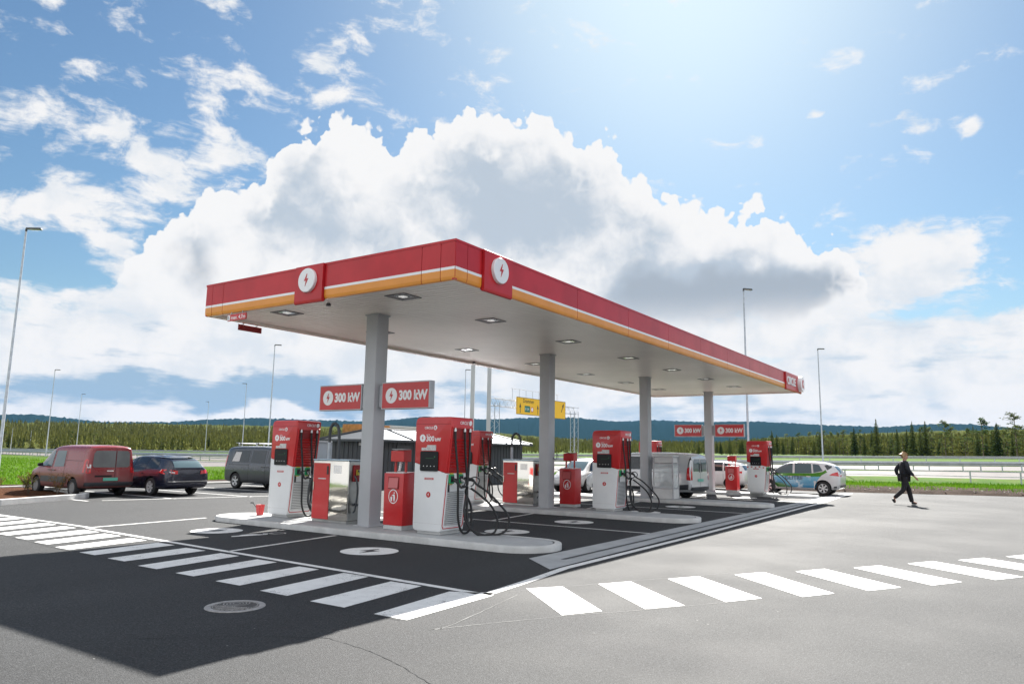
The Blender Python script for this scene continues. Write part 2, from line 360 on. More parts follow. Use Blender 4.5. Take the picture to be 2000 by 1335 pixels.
M['pine'] = foliage('pine_needles', (.05, .082, .030), (.14, .165, .055), .40)
M['forest'] = foliage('forest_needles', (.038, .060, .024), (.20, .205, .065), .45)
M['hill'] = foliage('hill_forest', (.009, .024, .027), (.015, .033, .034), .0)
M['grass'] = foliage('grass_blades', (.045, .125, .008), (.10, .20, .015), .4)
M['bush'] = foliage('autumn_leaves', (.20, .09, .03), (.16, .15, .04), .3)
def ground_mat(name, cols, scales, rough=.9, bump=.5, bscale=8):
    m_ = bpy.data.materials.new(name); m_.use_nodes = True; t = NT(m_.node_tree); b = t.n['Principled BSDF']
    b.inputs['Roughness'].default_value = rough; b.inputs['Specular IOR Level'].default_value = .04
    P = t.new('ShaderNodeNewGeometry').outputs['Position']
    c = t.mix(t.ss(t.noise(P, scales[0], 6, .65), .35, .65), cols[0], cols[1])
    c = t.mix(t.ss(t.noise(P, scales[1], 5, .7), .45, .7), c, cols[2]); t.put(b.inputs['Base Color'], c)
    bp = t.new('ShaderNodeBump'); bp.inputs['Strength'].default_value = bump; bp.inputs['Distance'].default_value = .05
    t.put(bp.inputs['Height'], t.noise(P, bscale, 5, .7)); t.l.new(bp.outputs[0], b.inputs['Normal']); return m_
M['meadow'] = ground_mat('meadow', ((.036, .090, .008), (.066, .125, .014), (.085, .090, .030)), (.35, 1.7), bump=.8, bscale=5)
M['soil'] = ground_mat('soil', ((.036, .024, .017), (.062, .043, .032), (.020, .014, .012)), (1.6, 9), bump=1, bscale=9)
M['mulch'] = ground_mat('bark_mulch', ((.085, .036, .018), (.05, .022, .012), (.13, .065, .035)), (6, 40), bump=1, bscale=30)
M['path'] = ground_mat('light_paving', ((.20, .20, .195), (.24, .235, .23), (.17, .17, .165)), (.6, 4), rough=.8, bump=.1, bscale=20)
M['highway'] = ground_mat('highway_asphalt', ((.150, .136, .134), (.172, .158, .154), (.13, .12, .118)), (.08, .8), rough=.55, bump=.05, bscale=20)
def asphalt(name, a, b_, dark):
    m_ = bpy.data.materials.new(name); m_.use_nodes = True; t = NT(m_.node_tree); b = t.n['Principled BSDF']
    P = t.new('ShaderNodeNewGeometry').outputs['Position']
    fine = t.noise(P, 75, 2, .8); vor = t.voro(P, 95); mid = t.noise(P, 7, 5, .65); big = t.noise(P, .33, 4, .6)
    st = t.noise(t.vm('MULTIPLY', P, (.06, .7, 1)), 1.2, 3, .5)          # tyre-worn streaks along the lanes
    c = t.mix(t.ss(fine, .32, .68), a, b_)
    c = t.mix(t.ss(vor, .30, .08), c, tuple(min(1, q * 2.3) for q in b_))  # pale aggregate
    k = t.m('ADD', t.m('ADD', t.m('MULTIPLY', mid, .05), t.m('MULTIPLY', big, .46)), t.m('MULTIPLY', st, .24))
    c = t.mix(t.ss(k, .28, .62), t.mix(1.0, c, (dark,) * 3, 'MULTIPLY'), c)
    spot = t.m('MULTIPLY', t.ss(t.voro(t.vm('ADD', P, t.vm('MULTIPLY', t.comb(mid, big, 0), (.5, .5, 0))), .9), .11, .03), t.ss(t.noise(P, .9, 2, .5), .5, .6))
    c = t.mix(t.m('MULTIPLY', spot, .55), c, (.012, .012, .013))
    c = t.mix(t.m('MULTIPLY', t.ss(t.voro(P, 2.6), .035, .015), .8), c, (.25, .25, .24))   # small pale specks
    t.put(b.inputs['Base Color'], c)
    g_ = t.m('MULTIPLY', t.ss(t.noise(P, 34, 3, .8), .32, .68, .52, 1.28), t.ss(t.noise(P, 11, 2, .6), .3, .7, .88, 1.08)); c = t.mix(1.0, c, t.comb(g_, g_, g_), 'MULTIPLY'); t.put(b.inputs['Base Color'], c)
    t.put(b.inputs['Roughness'], t.ss(big, .3, .7, .80, .88)); b.inputs['Specular IOR Level'].default_value = .30
    bp = t.new('ShaderNodeBump'); bp.inputs['Strength'].default_value = .65; bp.inputs['Distance'].default_value = .005
    t.put(bp.inputs['Height'], t.m('ADD', t.m('MULTIPLY', fine, .6), t.m('SUBTRACT', .5, vor))); t.l.new(bp.outputs[0], b.inputs['Normal'])
    return m_
M['asphalt'] = asphalt('asphalt', (.018, .020, .022), (.073, .075, .077), .60)
def worn_paint(name, c, asp, amount):
    m_ = bpy.data.materials.new(name); m_.use_nodes = True; t = NT(m_.node_tree); b = t.n['Principled BSDF']
    P = t.new('ShaderNodeNewGeometry').outputs['Position']
    a = t.noise(P, 60, 4, .75); d = t.noise(P, 1.7, 5, .6); e = t.noise(P, 14, 4, .6)
    k = t.m('ADD', t.m('MULTIPLY', a, .5), t.m('ADD', t.m('MULTIPLY', d, .3), t.m('MULTIPLY', e, .2)))
    c1 = t.mix(t.ss(t.noise(P, 5, 4, .6), .3, .75), c, tuple(q * .86 for q in c))
    t.put(b.inputs['Base Color'], t.mix(t.ss(k, amount, amount - .035), c1, asp)); b.inputs['Roughness'].default_value = .6
    bp = t.new('ShaderNodeBump'); bp.inputs['Strength'].default_value = .35; bp.inputs['Distance'].default_value = .004
    t.put(bp.inputs['Height'], a); t.l.new(bp.outputs[0], b.inputs['Normal'])
    return m_
M['paint'] = worn_paint('road_paint', (.72, .72, .70), (.20, .20, .20), .445)
M['paint_old'] = worn_paint('road_paint_worn', (.66, .66, .64), (.12, .12, .12), .45)
M['road_black'] = worn_paint('road_paint_black', (.035, .037, .04), (.06, .06, .06), .3)

def cut_poly(poly, step):                   # polygon -> bmesh cut into a grid so that it can follow curves
    bm = bmesh.new(); vs = [bm.verts.new((a, b, 0)) for a, b in poly]; bm.faces.new(vs)
    for ax in (0, 1):
        lo = min(p[ax] for p in poly); hi = max(p[ax] for p in poly); n = max(1, int((hi - lo) / step))
        for k in range(1, n):
            c = [0, 0, 0]; c[ax] = lo + (hi - lo) * k / n; nn = [0, 0, 0]; nn[ax] = 1
            bmesh.ops.bisect_plane(bm, geom=bm.verts[:] + bm.edges[:] + bm.faces[:], plane_co=c, plane_no=nn)
    return bm

# ------------------------------------------------------------------ the ground
def row(pts): return [W(*p) for p in pts]
E0 = [(-420, 330, .3), (-150, 165, .2), (-76, 112, .18), (-45, 82, .12), (-29, 63, .10), (0, 59, .08), (25, 55, .15), (35, 50.5, .20), (80, 40, .3), (190, 12, .5)]
E1 = [(-450, 380, .0), (-175, 205, -.05), (-100, 136, -.02), (-60, 98, .2), (-37, 79, .35), (0, 72, .55), (27, 62, .72), (42, 60, .90), (90, 50, 1.2), (205, 22, 1.6)]
E2 = [(s, d + 3.0, z) for s, d, z in E1]
E3 = [(-500, 470, -.6), (-205, 275, -.45), (-139, 201, -.22), (-90, 158, .1), (-50, 135, .4), (2, 120, .74), (30, 108, 1.0), (66.5, 95, 1.5), (120, 80, 2.0), (230, 50, 2.8)]
def shift(L, dd, dz=0.0): return [(s, d + dd, z + dz) for s, d, z in L]
G = [[(s, -400, -.05) for s in (-500, -200, -100, -60, -38, 0, 27, 42, 90, 220)], [(s * .6, min(d - 6, 400), -.045) for s, d, z in E0]]
G[1] = [(s, d - 6, -.045) for s, d, z in E0]
far = [(-700, 520, 2), (-330, 330, 0), (-230, 290, 0), (-150, 262, .5), (-80, 245, 1.2), (4, 235, 1.6), (60, 215, 2.2), (120, 190, 2.6), (210, 160, 3), (330, 110, 4)]
far2 = [(-1100, 900, 20), (-560, 620, 12), (-420, 560, 10), (-260, 520, 8), (-140, 500, 7), (8, 480, 5), (110, 460, 4.5), (220, 420, 4.5), (390, 350, 5), (620, 230, 7)]
far3 = [(-2000, 1700, 45), (-1000, 1100, 25), (-720, 1000, 24), (-460, 960, 20), (-240, 950, 16), (14, 930, 10), (210, 900, 8), (420, 830, 9), (760, 700, 12), (1200, 480, 16)]
far4 = [(-5200, 4300, 60), (-3300, 3500, 50), (-2400, 3300, 40), (-1500, 3200, 30), (-800, 3200, 20), (20, 3100, 10), (700, 3000, 10), (1400, 2800, 12), (2500, 2300, 20), (3800, 1500, 30)]
far5 = [(-11000, 9000, 60), (-8000, 8500, 50), (-5500, 8200, 40), (-3500, 8000, 30), (-1800, 8000, 20), (20, 8000, 10), (1800, 7900, 10), (3600, 7400, 12), (6200, 6200, 20), (9500, 4200, 30)]
mb = MB(); mb.rings([row(r) for r in (G + [E0, E1, E2, E3, shift(E3, 4, .1), far, far2, far3, far4, far5])], cap0=False, cap1=False, closed=False)
tag(mb.build('ground', M['meadow'], recalc=False), kind='structure')
for nm, a, b in (('near_carriageway', shift(E0, 1.2, .03), shift(E1, -.8, .03)), ('far_carriageway', shift(E2, .8, .03), shift(E3, -.8, .03))):
    mb = MB(); mb.rings([row(a), row(b)], cap0=False, cap1=False, closed=False); tag(mb.build(nm, M['highway'], recalc=False), kind='structure')

# the lot: one sheet of asphalt
LOT = [(-400, -400), (150, -400), (110, -100), (70, -40), (60, -22), (52.5, -12), (46.8, -3), (44.6, 2.6), (42.7, 7.2), (42.2, 9.5), (42.0, 12.5), (42.3, 33), (9.0, 33), (4.0, 24.0), (-10, 23), (-400, 23)]
mb = MB(); mb.face([(x, y, 0) for x, y in LOT]); tag(mb.build('car_park_asphalt', M['asphalt'], recalc=False), kind='structure')
mb = MB(); mb.face([(x, y, .045) for x, y in [(-70, 23.2), (3.4, 24.2), (8.6, 33.1), (42.3, 33.1), (42.3, 34.7), (16.2, 34.9), (10, 36.2), (-70, 30)]])
mb.add([(x, y, z) for x, y in [(-70, 23.2), (3.4, 24.2), (8.6, 33.1), (42.3, 33.1)] for z in (-.04, .045)], [(0, 2, 3, 1), (2, 4, 5, 3), (4, 6, 7, 5)])
tag(mb.build('footpath', M['path']), kind='structure')

# ------------------------------------------------------------------ road markings (one object each where they can be counted)
ZP = .004
def strip(mb_, p, q, w, z=ZP, mi=0):
    p, q = Vector((p[0], p[1])), Vector((q[0], q[1])); n = (q - p).normalized(); n = Vector((-n.y, n.x)) * w / 2
    mb_.face([(*(p - n), z), (*(q - n), z), (*(q + n), z), (*(p + n), z)], mi)
mark_n = [0]
def marking(mb_, name, label, cat='road marking', group=None, mat='paint'):
    return tag(mb_.build(name, M[mat], recalc=False), label, cat, group)
# left zebra: stripes from the stall line to the outer line
near = [(6.19, 5.48, 6.005), (6.2, 6.45, 7.03), (6.245, 7.50, 8.03), (6.305, 8.53, 9.06), (6.34, 9.62, 10.06), (6.36, 10.58, 11.09), (6.46, 11.66, 12.17), (6.51, 12.67, 13.18), (6.565, 13.64, 14.16), (6.66, 14.64, 15.17), (6.74, 15.62, 16.17), (6.8, 16.62, 17.15)]
near += [(6.8 + .03 * k, 16.62 + .985 * k, 17.15 + .985 * k) for k in range(1, 9)]
farr = [(7.70, 5.60, 6.2), (7.79, 6.65, 7.21), (7.87, 7.72, 8.24), (7.86, 8.75, 9.2), (7.92, 9.8, 10.3), (7.97, 10.84, 11.36), (7.99, 11.82, 12.41), (8.07, 12.9, 13.45), (8.12, 13.92, 14.5), (8.18, 14.96, 15.6), (8.25, 15.95, 16.6), (8.33, 17.1, 17.65)]
farr += [(8.33 + .045 * k, 17.1 + 1.0 * k, 17.65 + 1.0 * k) for k in range(1, 9)]
g_z = 'white bars of the left crossing'
for k in range(1, len(near)):
    a, b = near[k], farr[k]
    mb = MB(); mb.face([(a[0], a[1], ZP), (b[0], b[1], ZP), (b[0], b[2], ZP), (a[0], a[2], ZP)])
    nth = ['second', 'third', 'fourth', 'fifth', 'sixth', 'seventh', 'eighth', 'ninth', 'tenth', 'eleventh', 'twelfth', 'thirteenth', 'fourteenth', 'fifteenth', 'sixteenth', 'seventeenth', 'eighteenth', 'nineteenth', 'twentieth'][k - 1]
    marking(mb, 'crossing_bar', '%s white bar of the left crossing counted from the camera, in %s' % (nth, 'sunlight' if k > 8 else 'the canopy shadow'), group='white bars of the left crossing', mat='paint')
mb = MB(); mb.face([(6.17, 5.95, ZP), (6.17, 5.46, ZP), (7.86, 5.52, ZP), (8.0, 5.62, ZP), (7.72, 6.12, ZP)])
marking(mb, 'crossing_bar', 'broad pointed white bar at the corner of the charging area, nearest the camera')
# right zebra
BARS = [[(8.53, 5.45), (8.97, 5.15), (7.9, 4.0), (7.42, 4.26)], [(9.46, 4.85), (9.94, 4.58), (8.81, 3.35), (8.32, 3.65)], [(10.5, 4.24), (11.02, 3.96), (9.88, 2.72), (9.35, 3.02)], [(11.54, 3.58), (12.08, 3.28), (10.86, 2.03), (10.32, 2.32)],
        [(12.50, 2.90), (13.1, 2.58), (11.98, 1.35), (11.38, 1.69)], [(13.56, 2.22), (14.15, 1.9), (13.10, .66), (12.46, 1.0)], [(14.73, 1.54), (15.38, 1.20), (14.32, -.11), (13.67, .25)], [(15.86, .84), (16.55, .46), (15.5, -.86), (14.85, -.50)],
        [(17.08, .12), (17.8, -.26), (16.8, -1.6), (16.1, -1.2)]]
for k, q in enumerate(BARS):
    mb = MB(); mb.face([(*p_, ZP) for p_ in q])
    marking(mb, 'crossing_bar', ['first', 'second', 'third', 'fourth', 'fifth', 'sixth', 'seventh', 'eighth', 'ninth'][k] + ' slanted white bar of the right crossing counted from the charging area', group='white bars of the right crossing')
mb = MB(); strip(mb, (8.47, 16.9), (7.85, 5.75), .12); marking(mb, 'edge_line', 'long white line between the left crossing and the charging bays')
mb = MB(); strip(mb, (8.60, 30), (8.56, 16.9), .10); strip(mb, (8.6, 16.98), (11.6, 17.25), .10)
marking(mb, 'edge_line', 'white line from the crossing to the left end of the first island')
mb = MB(); pts = [(7.85, 5.63), (9.2, 5.76), (10.4, 5.92), (17.2, 5.96), (31.4, 6.25), (39.5, 6.6), (41.8, 6.75)]
for i in range(len(pts) - 1):
    (x0, y0), (x1, y1) = pts[i], pts[i + 1]; mb.face([(x0, y0 - .07, ZP), (x1, y1 - .07, ZP), (x1, y1 + .07, ZP), (x0, y0 + .07, ZP)])
marking(mb, 'edge_line', 'bent white line along the front of the charging area')
def two(i): return ['first', 'second', 'third', 'fourth'][i]
for i in range(3):
    x = 16.15 + 7.712 * i
    mb = MB(); strip(mb, (x, 6.95), (x, 16.8), .11); marking(mb, 'bay_line', 'long white bay line between the %s and %s island' % (two(i), two(i + 1)), mat='paint_old')
for i in range(4):
    for side, x in (('near', 8.2 + 7.712 * i + (.25 if i else 0)), ('far', 12.95 + 7.712 * i)):
        if i == 3 and side == 'far': continue
        mb = MB(); strip(mb, (x + (.0 if side == 'near' else .1), 11.45), (x + (2.9 if side == 'near' else 2.95), 11.9), .10)
        marking(mb, 'bay_line', 'short white line splitting the bays on the %s side of the %s island' % (side, two(i)), mat='paint_old')
# round bay badges
def disc(x, y, label, r=.52):
    root = empty('bay_badge', (x, y, 0), 0, label, 'road marking', 'round white bay badges')
    mb_ = MB(); mb_.face([(a, b, .006) for a, b in circ(r, 40)]); mb_.build('disc', M['paint'], root, recalc=False)
    mb_ = MB(); mb_.extr([(p_ * .36, q_ * .30) for p_, q_ in BOLT_SHAPE], (0, 0, .007), (0, -1, 0), (1, 0, 0), .003)
    mb_.build('symbol', M['road_black'], root, recalc=False)
    root.rotation_euler = (0, 0, R_(22))
for i in range(4):
    for side, x in (('near', 9.80 + 7.712 * i - .15 * (i > 0)), ('far', 14.2 + 7.712 * i)):
        if i == 3 and side == 'far': continue
        disc(x, 9.62, 'round white badge with black bolt on the %s side of the %s island, right bay' % (side, two(i)))
        disc(x + .18, 14.42, 'round white badge with black bolt on the %s side of the %s island, left bay' % (side, two(i)), .54)
def plug(x, y, label):
    mb_ = MB(); z = .006
    body = [(-.52, -.05), (-.47, .07), (-.30, .11), (-.22, .19), (.02, .19), (.12, .10), (.22, .06), (.24, -.05)]
    mb_.face([(a, b, z) for a, b in body]); mb_.face([(a, b, z) for a, b in [(.18, -.0), (.28, -.0), (.34, .18), (.24, .18)]][::-1])
    for (p, q) in [((.28, .16), (.60, .18)), ((.60, .18), (.70, .05)), ((.70, .05), (.62, -.06)), ((.62, -.06), (.40, -.05)), ((.40, -.05), (.36, .12))]: strip(mb_, p, q, .03, z)
    o = marking(mb_, 'bay_symbol', label); o.location = (x, y, 0); o.rotation_euler = (0, 0, R_(-14)); return o
plug(10.02, 13.15, 'white car and plug symbol beside the left round badge of the first bay'); plug(14.5, 13.1, 'white car and plug symbol on the far side of the first island')
# drainage slab along the front of the bays
mb = MB(); a = [(10.1, 6.02), (10.9, 6.92), (41.0, 7.05), (41.4, 6.72)]
mb.face([(x, y, .008) for x, y in a]); o = mb.build('drainage_slab', M['concrete_top'], recalc=False); tag(o, 'pale grey concrete drainage slab along the front of the charging bays', 'drain')
mb = MB(); mb.face([(11.2, 6.36, .012), (11.15, 6.44, .012), (41.0, 6.87, .012), (41.0, 6.80, .012)]); mb.build('slot', M['groove'], o, recalc=False)
# parking bay lines on the left lot
g_p = 'white lines of the parking row'
for i, x in enumerate([12.45, 15.05, 17.65, 20.25, 22.85]):
    mb = MB(); strip(mb, (x, 25.0 - (x - 12.4) * .28), (x, 31.5), .1)
    marking(mb, 'parking_line', 'white parking line %s' % ['left of the red van', 'between the red van and the dark estate car', 'right of the dark estate car', 'left of the grey van', 'under the grey van'][i], group=g_p)
mb = MB(); strip(mb, (12.9, 25.0), (22.5, 22.4), .1); marking(mb, 'parking_line', 'white line across the mouth of the parking row')
# bright unworn patches of the fourth bay
for k, (x0, x1) in enumerate([(29.6, 31.0), (31.8, 33.2), (33.9, 35.4), (36.0, 37.2)]):
    mb = MB(); mb.face([(x0, 8.75, ZP), (x0 + 1.2, 7.6, ZP), (x1 + 1.2, 7.6, ZP), (x1, 8.75, ZP)])
# manhole
def manhole():
    root = empty('manhole_cover', (5.485, 7.47, 0), R_(20), 'round iron manhole cover with cast pattern in the shaded asphalt', 'manhole cover')
    m_ = MB(); m_.rings([[(a, b, z) for a, b in circ(r, 40)] for r, z in ((.335, .0), (.33, .008), (.265, .008), (.262, .004))], cap0=False, cap1=False); m_.build('rim', M['iron'], root)
    m_ = MB()
    for cx_, cy_, rr in ((.10, .05, (.04, .075, .11, .145)), ):
        for r in rr:
            pts = [(cx_ + r * math.cos(t), cy_ + r * math.sin(t)) for t in [k * math.pi / 10 for k in range(-9, 12)]]
            pts = [q for q in pts if math.hypot(*q) < .235]
            for i in range(len(pts) - 1):
                if (Vector(pts[i]) - Vector(pts[i + 1])).length < .06: strip(m_, pts[i], pts[i + 1], .013, .012)
    for i in range(-8, 9):
        for j in range(-8, 9):
            x, y = i * .03, j * .03
            if x < -.045 and math.hypot(x, y) < .232: m_.box((x, y, .008), (.017, .017, .010), .4)
    for r in (.245,): 
        for k in range(28): 
            t = 2 * math.pi * k / 28; m_.box((r * math.cos(t), r * math.sin(t), .008), (.014, .03, .010), t)
    m_.face([(a, b, .0035) for a, b in circ(.262, 40)], 1); m_.build('lid', [M['iron'], M['iron_dark']], root, recalc=False)
M['iron'] = pmat('cast_iron', (.30, .29, .28), .55, metal=.4, var=.25, vscale=14)
M['iron_dark'] = pmat('dark_cast_iron', (.055, .054, .052), .6, metal=.3, var=.3, vscale=18)
manhole()
# tar seams and cracks as thin strips of darker or paler filler
M['tar'] = pmat('crack_filler', (.052, .053, .055), 1.0, spec=.1); M['chalk'] = pmat('chalk_line', (.20, .20, .197), .9)
def seam(name, pts, w, mat, label, jit=.007):
    P = crom([(x, y, 0) for x, y in pts], 14); m_ = MB(); pr = None
    for i, q in enumerate(P):
        d_ = (P[min(i + 1, len(P) - 1)] - P[max(i - 1, 0)]).normalized(); n = Vector((-d_.y, d_.x, 0)); ww = w * random.uniform(.35, 1.1) / 2; o = n * random.uniform(-jit, jit)
        cur = (q + o - n * ww, q + o + n * ww)
        if pr: m_.face([(pr[0].x, pr[0].y, .003), (cur[0].x, cur[0].y, .003), (cur[1].x, cur[1].y, .003), (pr[1].x, pr[1].y, .003)])
        pr = cur
    tag(m_.build(name, M[mat], recalc=False), label, 'seam')
def gp(pts): return pts
seam('chalk_seam', [(8.10, 5.30), (6.3, 4.95), (6.0, 5.0)], .012, 'chalk', 'thin pale chalk line near the corner of the charging area')
seam('chalk_seam', [(6.0, 5.0), (7.4, 4.22), (8.3, 3.62), (9.35, 3.0)], .014, 'chalk', 'thin pale line linking the near ends of the right crossing bars')
seam('chalk_seam', [(8.2, 5.5), (9.4, 4.9), (10.5, 4.3), (11.6, 3.7)], .010, 'chalk', 'thin pale line linking the far ends of the right crossing bars')
seam('asphalt_crack', [(4.0, 7.0), (4.75, 6.2), (5.15, 5.55)], .02, 'tar', 'dark asphalt seam at the edge of the canopy shadow')
seam('asphalt_crack', [(5.15, 5.55), (5.0, 4.7), (4.6, 3.7), (4.3, 2.9)], .010, 'tar', 'dark asphalt seam curving through the sunlit foreground')
seam('asphalt_crack', [(6.1, 5.5), (6.2, 9), (6.45, 13), (6.75, 17)], .014, 'tar', 'thin dark seam along the outer ends of the left crossing bars', .01)

# ------------------------------------------------------------------ verge on the right and planted bed on the left
def lump(x, y, k=1.0): return mnoise.noise(Vector((x * k, y * k, 3.1)))
V = [(70, -40), (60, -22), (52.5, -12), (46.8, -3), (44.6, 2.6), (42.7, 7.2), (42.2, 9.5), (42.0, 12.5), (42.1, 18), (42.3, 33)]
def resample(P, step):
    out = []; 
    for a, b in zip(P[:-1], P[1:]):
        n = max(1, int(math.dist(a, b) / step)); out += [(a[0] + (b[0] - a[0]) * i / n, a[1] + (b[1] - a[1]) * i / n) for i in range(n)]
    return out + [P[-1]]
VR = resample(V, .35)
prof = [(-.15, -.02), (.05, .04), (.35, .12), (.8, .17), (1.3, .22), (1.9, .25), (2.6, .28), (3.4, .26), (4.5, .20)]
def off(P, i, d):
    a, b = P[max(i - 1, 0)], P[min(i + 1, len(P) - 1)]; t = Vector((b[0] - a[0], b[1] - a[1])).normalized(); n = Vector((t.y, -t.x)); return (P[i][0] + n.x * d, P[i][1] + n.y * d)
soil = []
for d_, z_ in prof:
    r = []
    for i in range(len(VR)):
        x, y = off(VR, i, d_ + (.10 * lump(i * .21, 5) if d_ > -.1 else .05 * lump(i * .3, 9))); r.append((x, y, z_ + (.10 * lump(x, y, 1.3) + .05 * lump(x, y, 4.1)) * (1 if d_ > 0 else 0)))
    soil.append(r)
mb = MB(); mb.rings(soil, cap0=False, cap1=False, closed=False); tag(mb.build('soil_bank', M['soil'], recalc=False, smooth=60), kind='structure')
def blades(n, place, h0, h1, wd, seed):
    rnd = random.Random(seed); m_ = MB()
    for _ in range(n):
        p = place(rnd)
        if p is None: continue
        x, y, z = p; h = rnd.uniform(h0, h1); a = rnd.uniform(0, 6.28); b_ = rnd.uniform(-.35, .35) * h; c_ = rnd.uniform(-.35, .35) * h; w = wd * rnd.uniform(.6, 1.3)
        dx, dy = math.cos(a) * w, math.sin(a) * w
        m_.add([(x - dx, y - dy, z), (x + dx, y + dy, z), (x + b_, y + c_, z + h)], [(0, 1, 2)])
    return m_
VF = [(i, off(VR, i, 0)) for i in range(len(VR)) if VR[i][1] < 14]
def pl(r):
    i = r.randrange(len(VR) - 1)
    d_ = r.uniform(1.1, 4.6) + .5 * lump(i * .16, 2); x, y = off(VR, i, d_)
    if lump(x, y, .8) < -.25 and d_ < 2.2: return None
    return (x + r.uniform(-.2, .2), y + r.uniform(-.2, .2), .16 + .1 * lump(x, y, 1.3))
tag(blades(16000, pl, .10, .34, .022, 3).build('verge_grass', M['grass'], recalc=False), kind='stuff')
def pl2(r):
    i = r.randrange(len(VR) - 1); d_ = r.uniform(4.4, 13); x, y = off(VR, i, d_); return (x, y, .05)
tag(blades(30000, pl2, .12, .34, .045, 4).build('meadow_grass', M['grass'], recalc=False), kind='stuff')
def pl3(r): return (r.uniform(7, 50), 36.2 + 85 * r.random() ** 1.7, -.03)
tag(blades(42000, pl3, .08, .2, .04, 5).build('lawn_grass', M['grass'], recalc=False), kind='stuff')
# stones and litter on the soil
mb = MB(); rnd = random.Random(8)
for _ in range(420):
    i = rnd.randrange(len(VR) - 1); x, y = off(VR, i, rnd.uniform(.1, 1.5)); r = rnd.uniform(.015, .06)
    mb.box((x, y, .16 + rnd.uniform(-.03, .05)), (r * 2, r * rnd.uniform(1, 2), r), rnd.uniform(0, 3), 0, rnd.uniform(-.4, .4))
tag(mb.build('stones', pmat('pale_stone', (.30, .27, .24), .9, var=.4, vscale=3)), kind='stuff')
# soil strip in front of the lawn
sr = []
for k, (yy, zz) in enumerate([(34.6, -.03), (34.8, .06), (35.3, .09), (35.9, .07), (36.4, -.03)]):
    sr.append([(x * .5, yy + (1.4 * max(0, min(1, (9 - x * .5) / 12)) * 0) + .12 * lump(x, k), zz + .04 * lump(x * .5, yy, 2)) for x in range(26, 84)])
mb = MB(); mb.rings(sr, cap0=False, cap1=False, closed=False); tag(mb.build('soil_strip', M['soil'], recalc=False, smooth=60), kind='structure')
# planted bed
BED = [(13.35, 26.75), (12.95, 26.2), (11.0, 25.4), (9.9, 24.9), (6.5, 25.3), (4.2, 27.2), (6.6, 29.5), (9.6, 31.2), (12.6, 32.6), (13.7, 32.8), (14.2, 32.2), (13.55, 29.0)]
def inset(poly, d):
    out = []; n = len(poly)
    for i in range(n):
        p, q, r = Vector(poly[i - 1]), Vector(poly[i]), Vector(poly[(i + 1) % n]); t = ((q - p).normalized() + (r - q).normalized()).normalized(); nn = Vector((-t.y, t.x)); out.append(q + nn * d)
    return [tuple(q) for q in out]
sg = sum(BED[i - 1][0] * BED[i][1] - BED[i][0] * BED[i - 1][1] for i in range(len(BED)))
IN = inset(BED, .16 if sg > 0 else -.16)
bed = empty('planting_bed', (10, 28, 0), 0, 'low planting bed with reddish bark mulch and pale granite kerb beside the red van', 'planting bed')
mb = MB(); mb.rings([[(x - 10, y - 28, 0) for x, y in BED], [(x - 10, y - 28, .17) for x, y in BED], [(x - 10, y - 28, .17) for x, y in IN], [(x - 10, y - 28, .05) for x, y in IN]], cap0=False, cap1=False)
mb.build('kerb', M['concrete'], bed, bevel=.012)
bm = cut_poly(IN, .25); mb = MB(); mb.add([(v.co.x - 10, v.co.y - 28, .09 + .05 * lump(v.co.x, v.co.y, 1.1)) for v in bm.verts], [tuple(v.index for v in f.verts) for f in bm.faces] if not bm.verts.index_update() else []); bm.free()
mb.build('mulch', M['mulch'], bed, recalc=False, smooth=60)
def shrub(x, y, h, n, seed, label):
    r = random.Random(seed); root = empty('shrub', (x, y, .08), 0, label, 'shrub', 'small autumn shrubs in the planting bed'); st = MB(); lf = MB()
    for k in range(n):
        a = r.uniform(0, 6.28); t = r.uniform(.15, .5) * h; P = [(0, 0, 0), (math.cos(a) * t * .4, math.sin(a) * t * .4, h * .5), (math.cos(a) * t, math.sin(a) * t, h * r.uniform(.75, 1.0))]
        P = crom(P, 4); st.tube(P, .006, 4)
        for q in P[3:]:
            for _ in range(3):
                c = q + Vector((r.uniform(-.07, .07), r.uniform(-.07, .07), r.uniform(-.05, .05))); u = Vector((r.uniform(-1, 1), r.uniform(-1, 1), r.uniform(-1, 1))).normalized() * .03; v = u.orthogonal().normalized() * .018
                lf.face([c - u, c + v, c + u, c - v])
    st.build('stems', M['bark'], root, recalc=False); lf.build('leaves', M['bush'], root, recalc=False)
for k, (x, y, h) in enumerate([(12.5, 27.2, .75), (12.1, 28.4, .7), (11.6, 29.6, .6), (10.6, 28.8, .65), (9.4, 30.3, .6), (8.8, 27.6, .55), (12.9, 30.6, .7), (10.9, 31.2, .6)]):
    shrub(x, y, h, 12, 20 + k, 'small reddish shrub with bare twigs in the bark mulch bed')

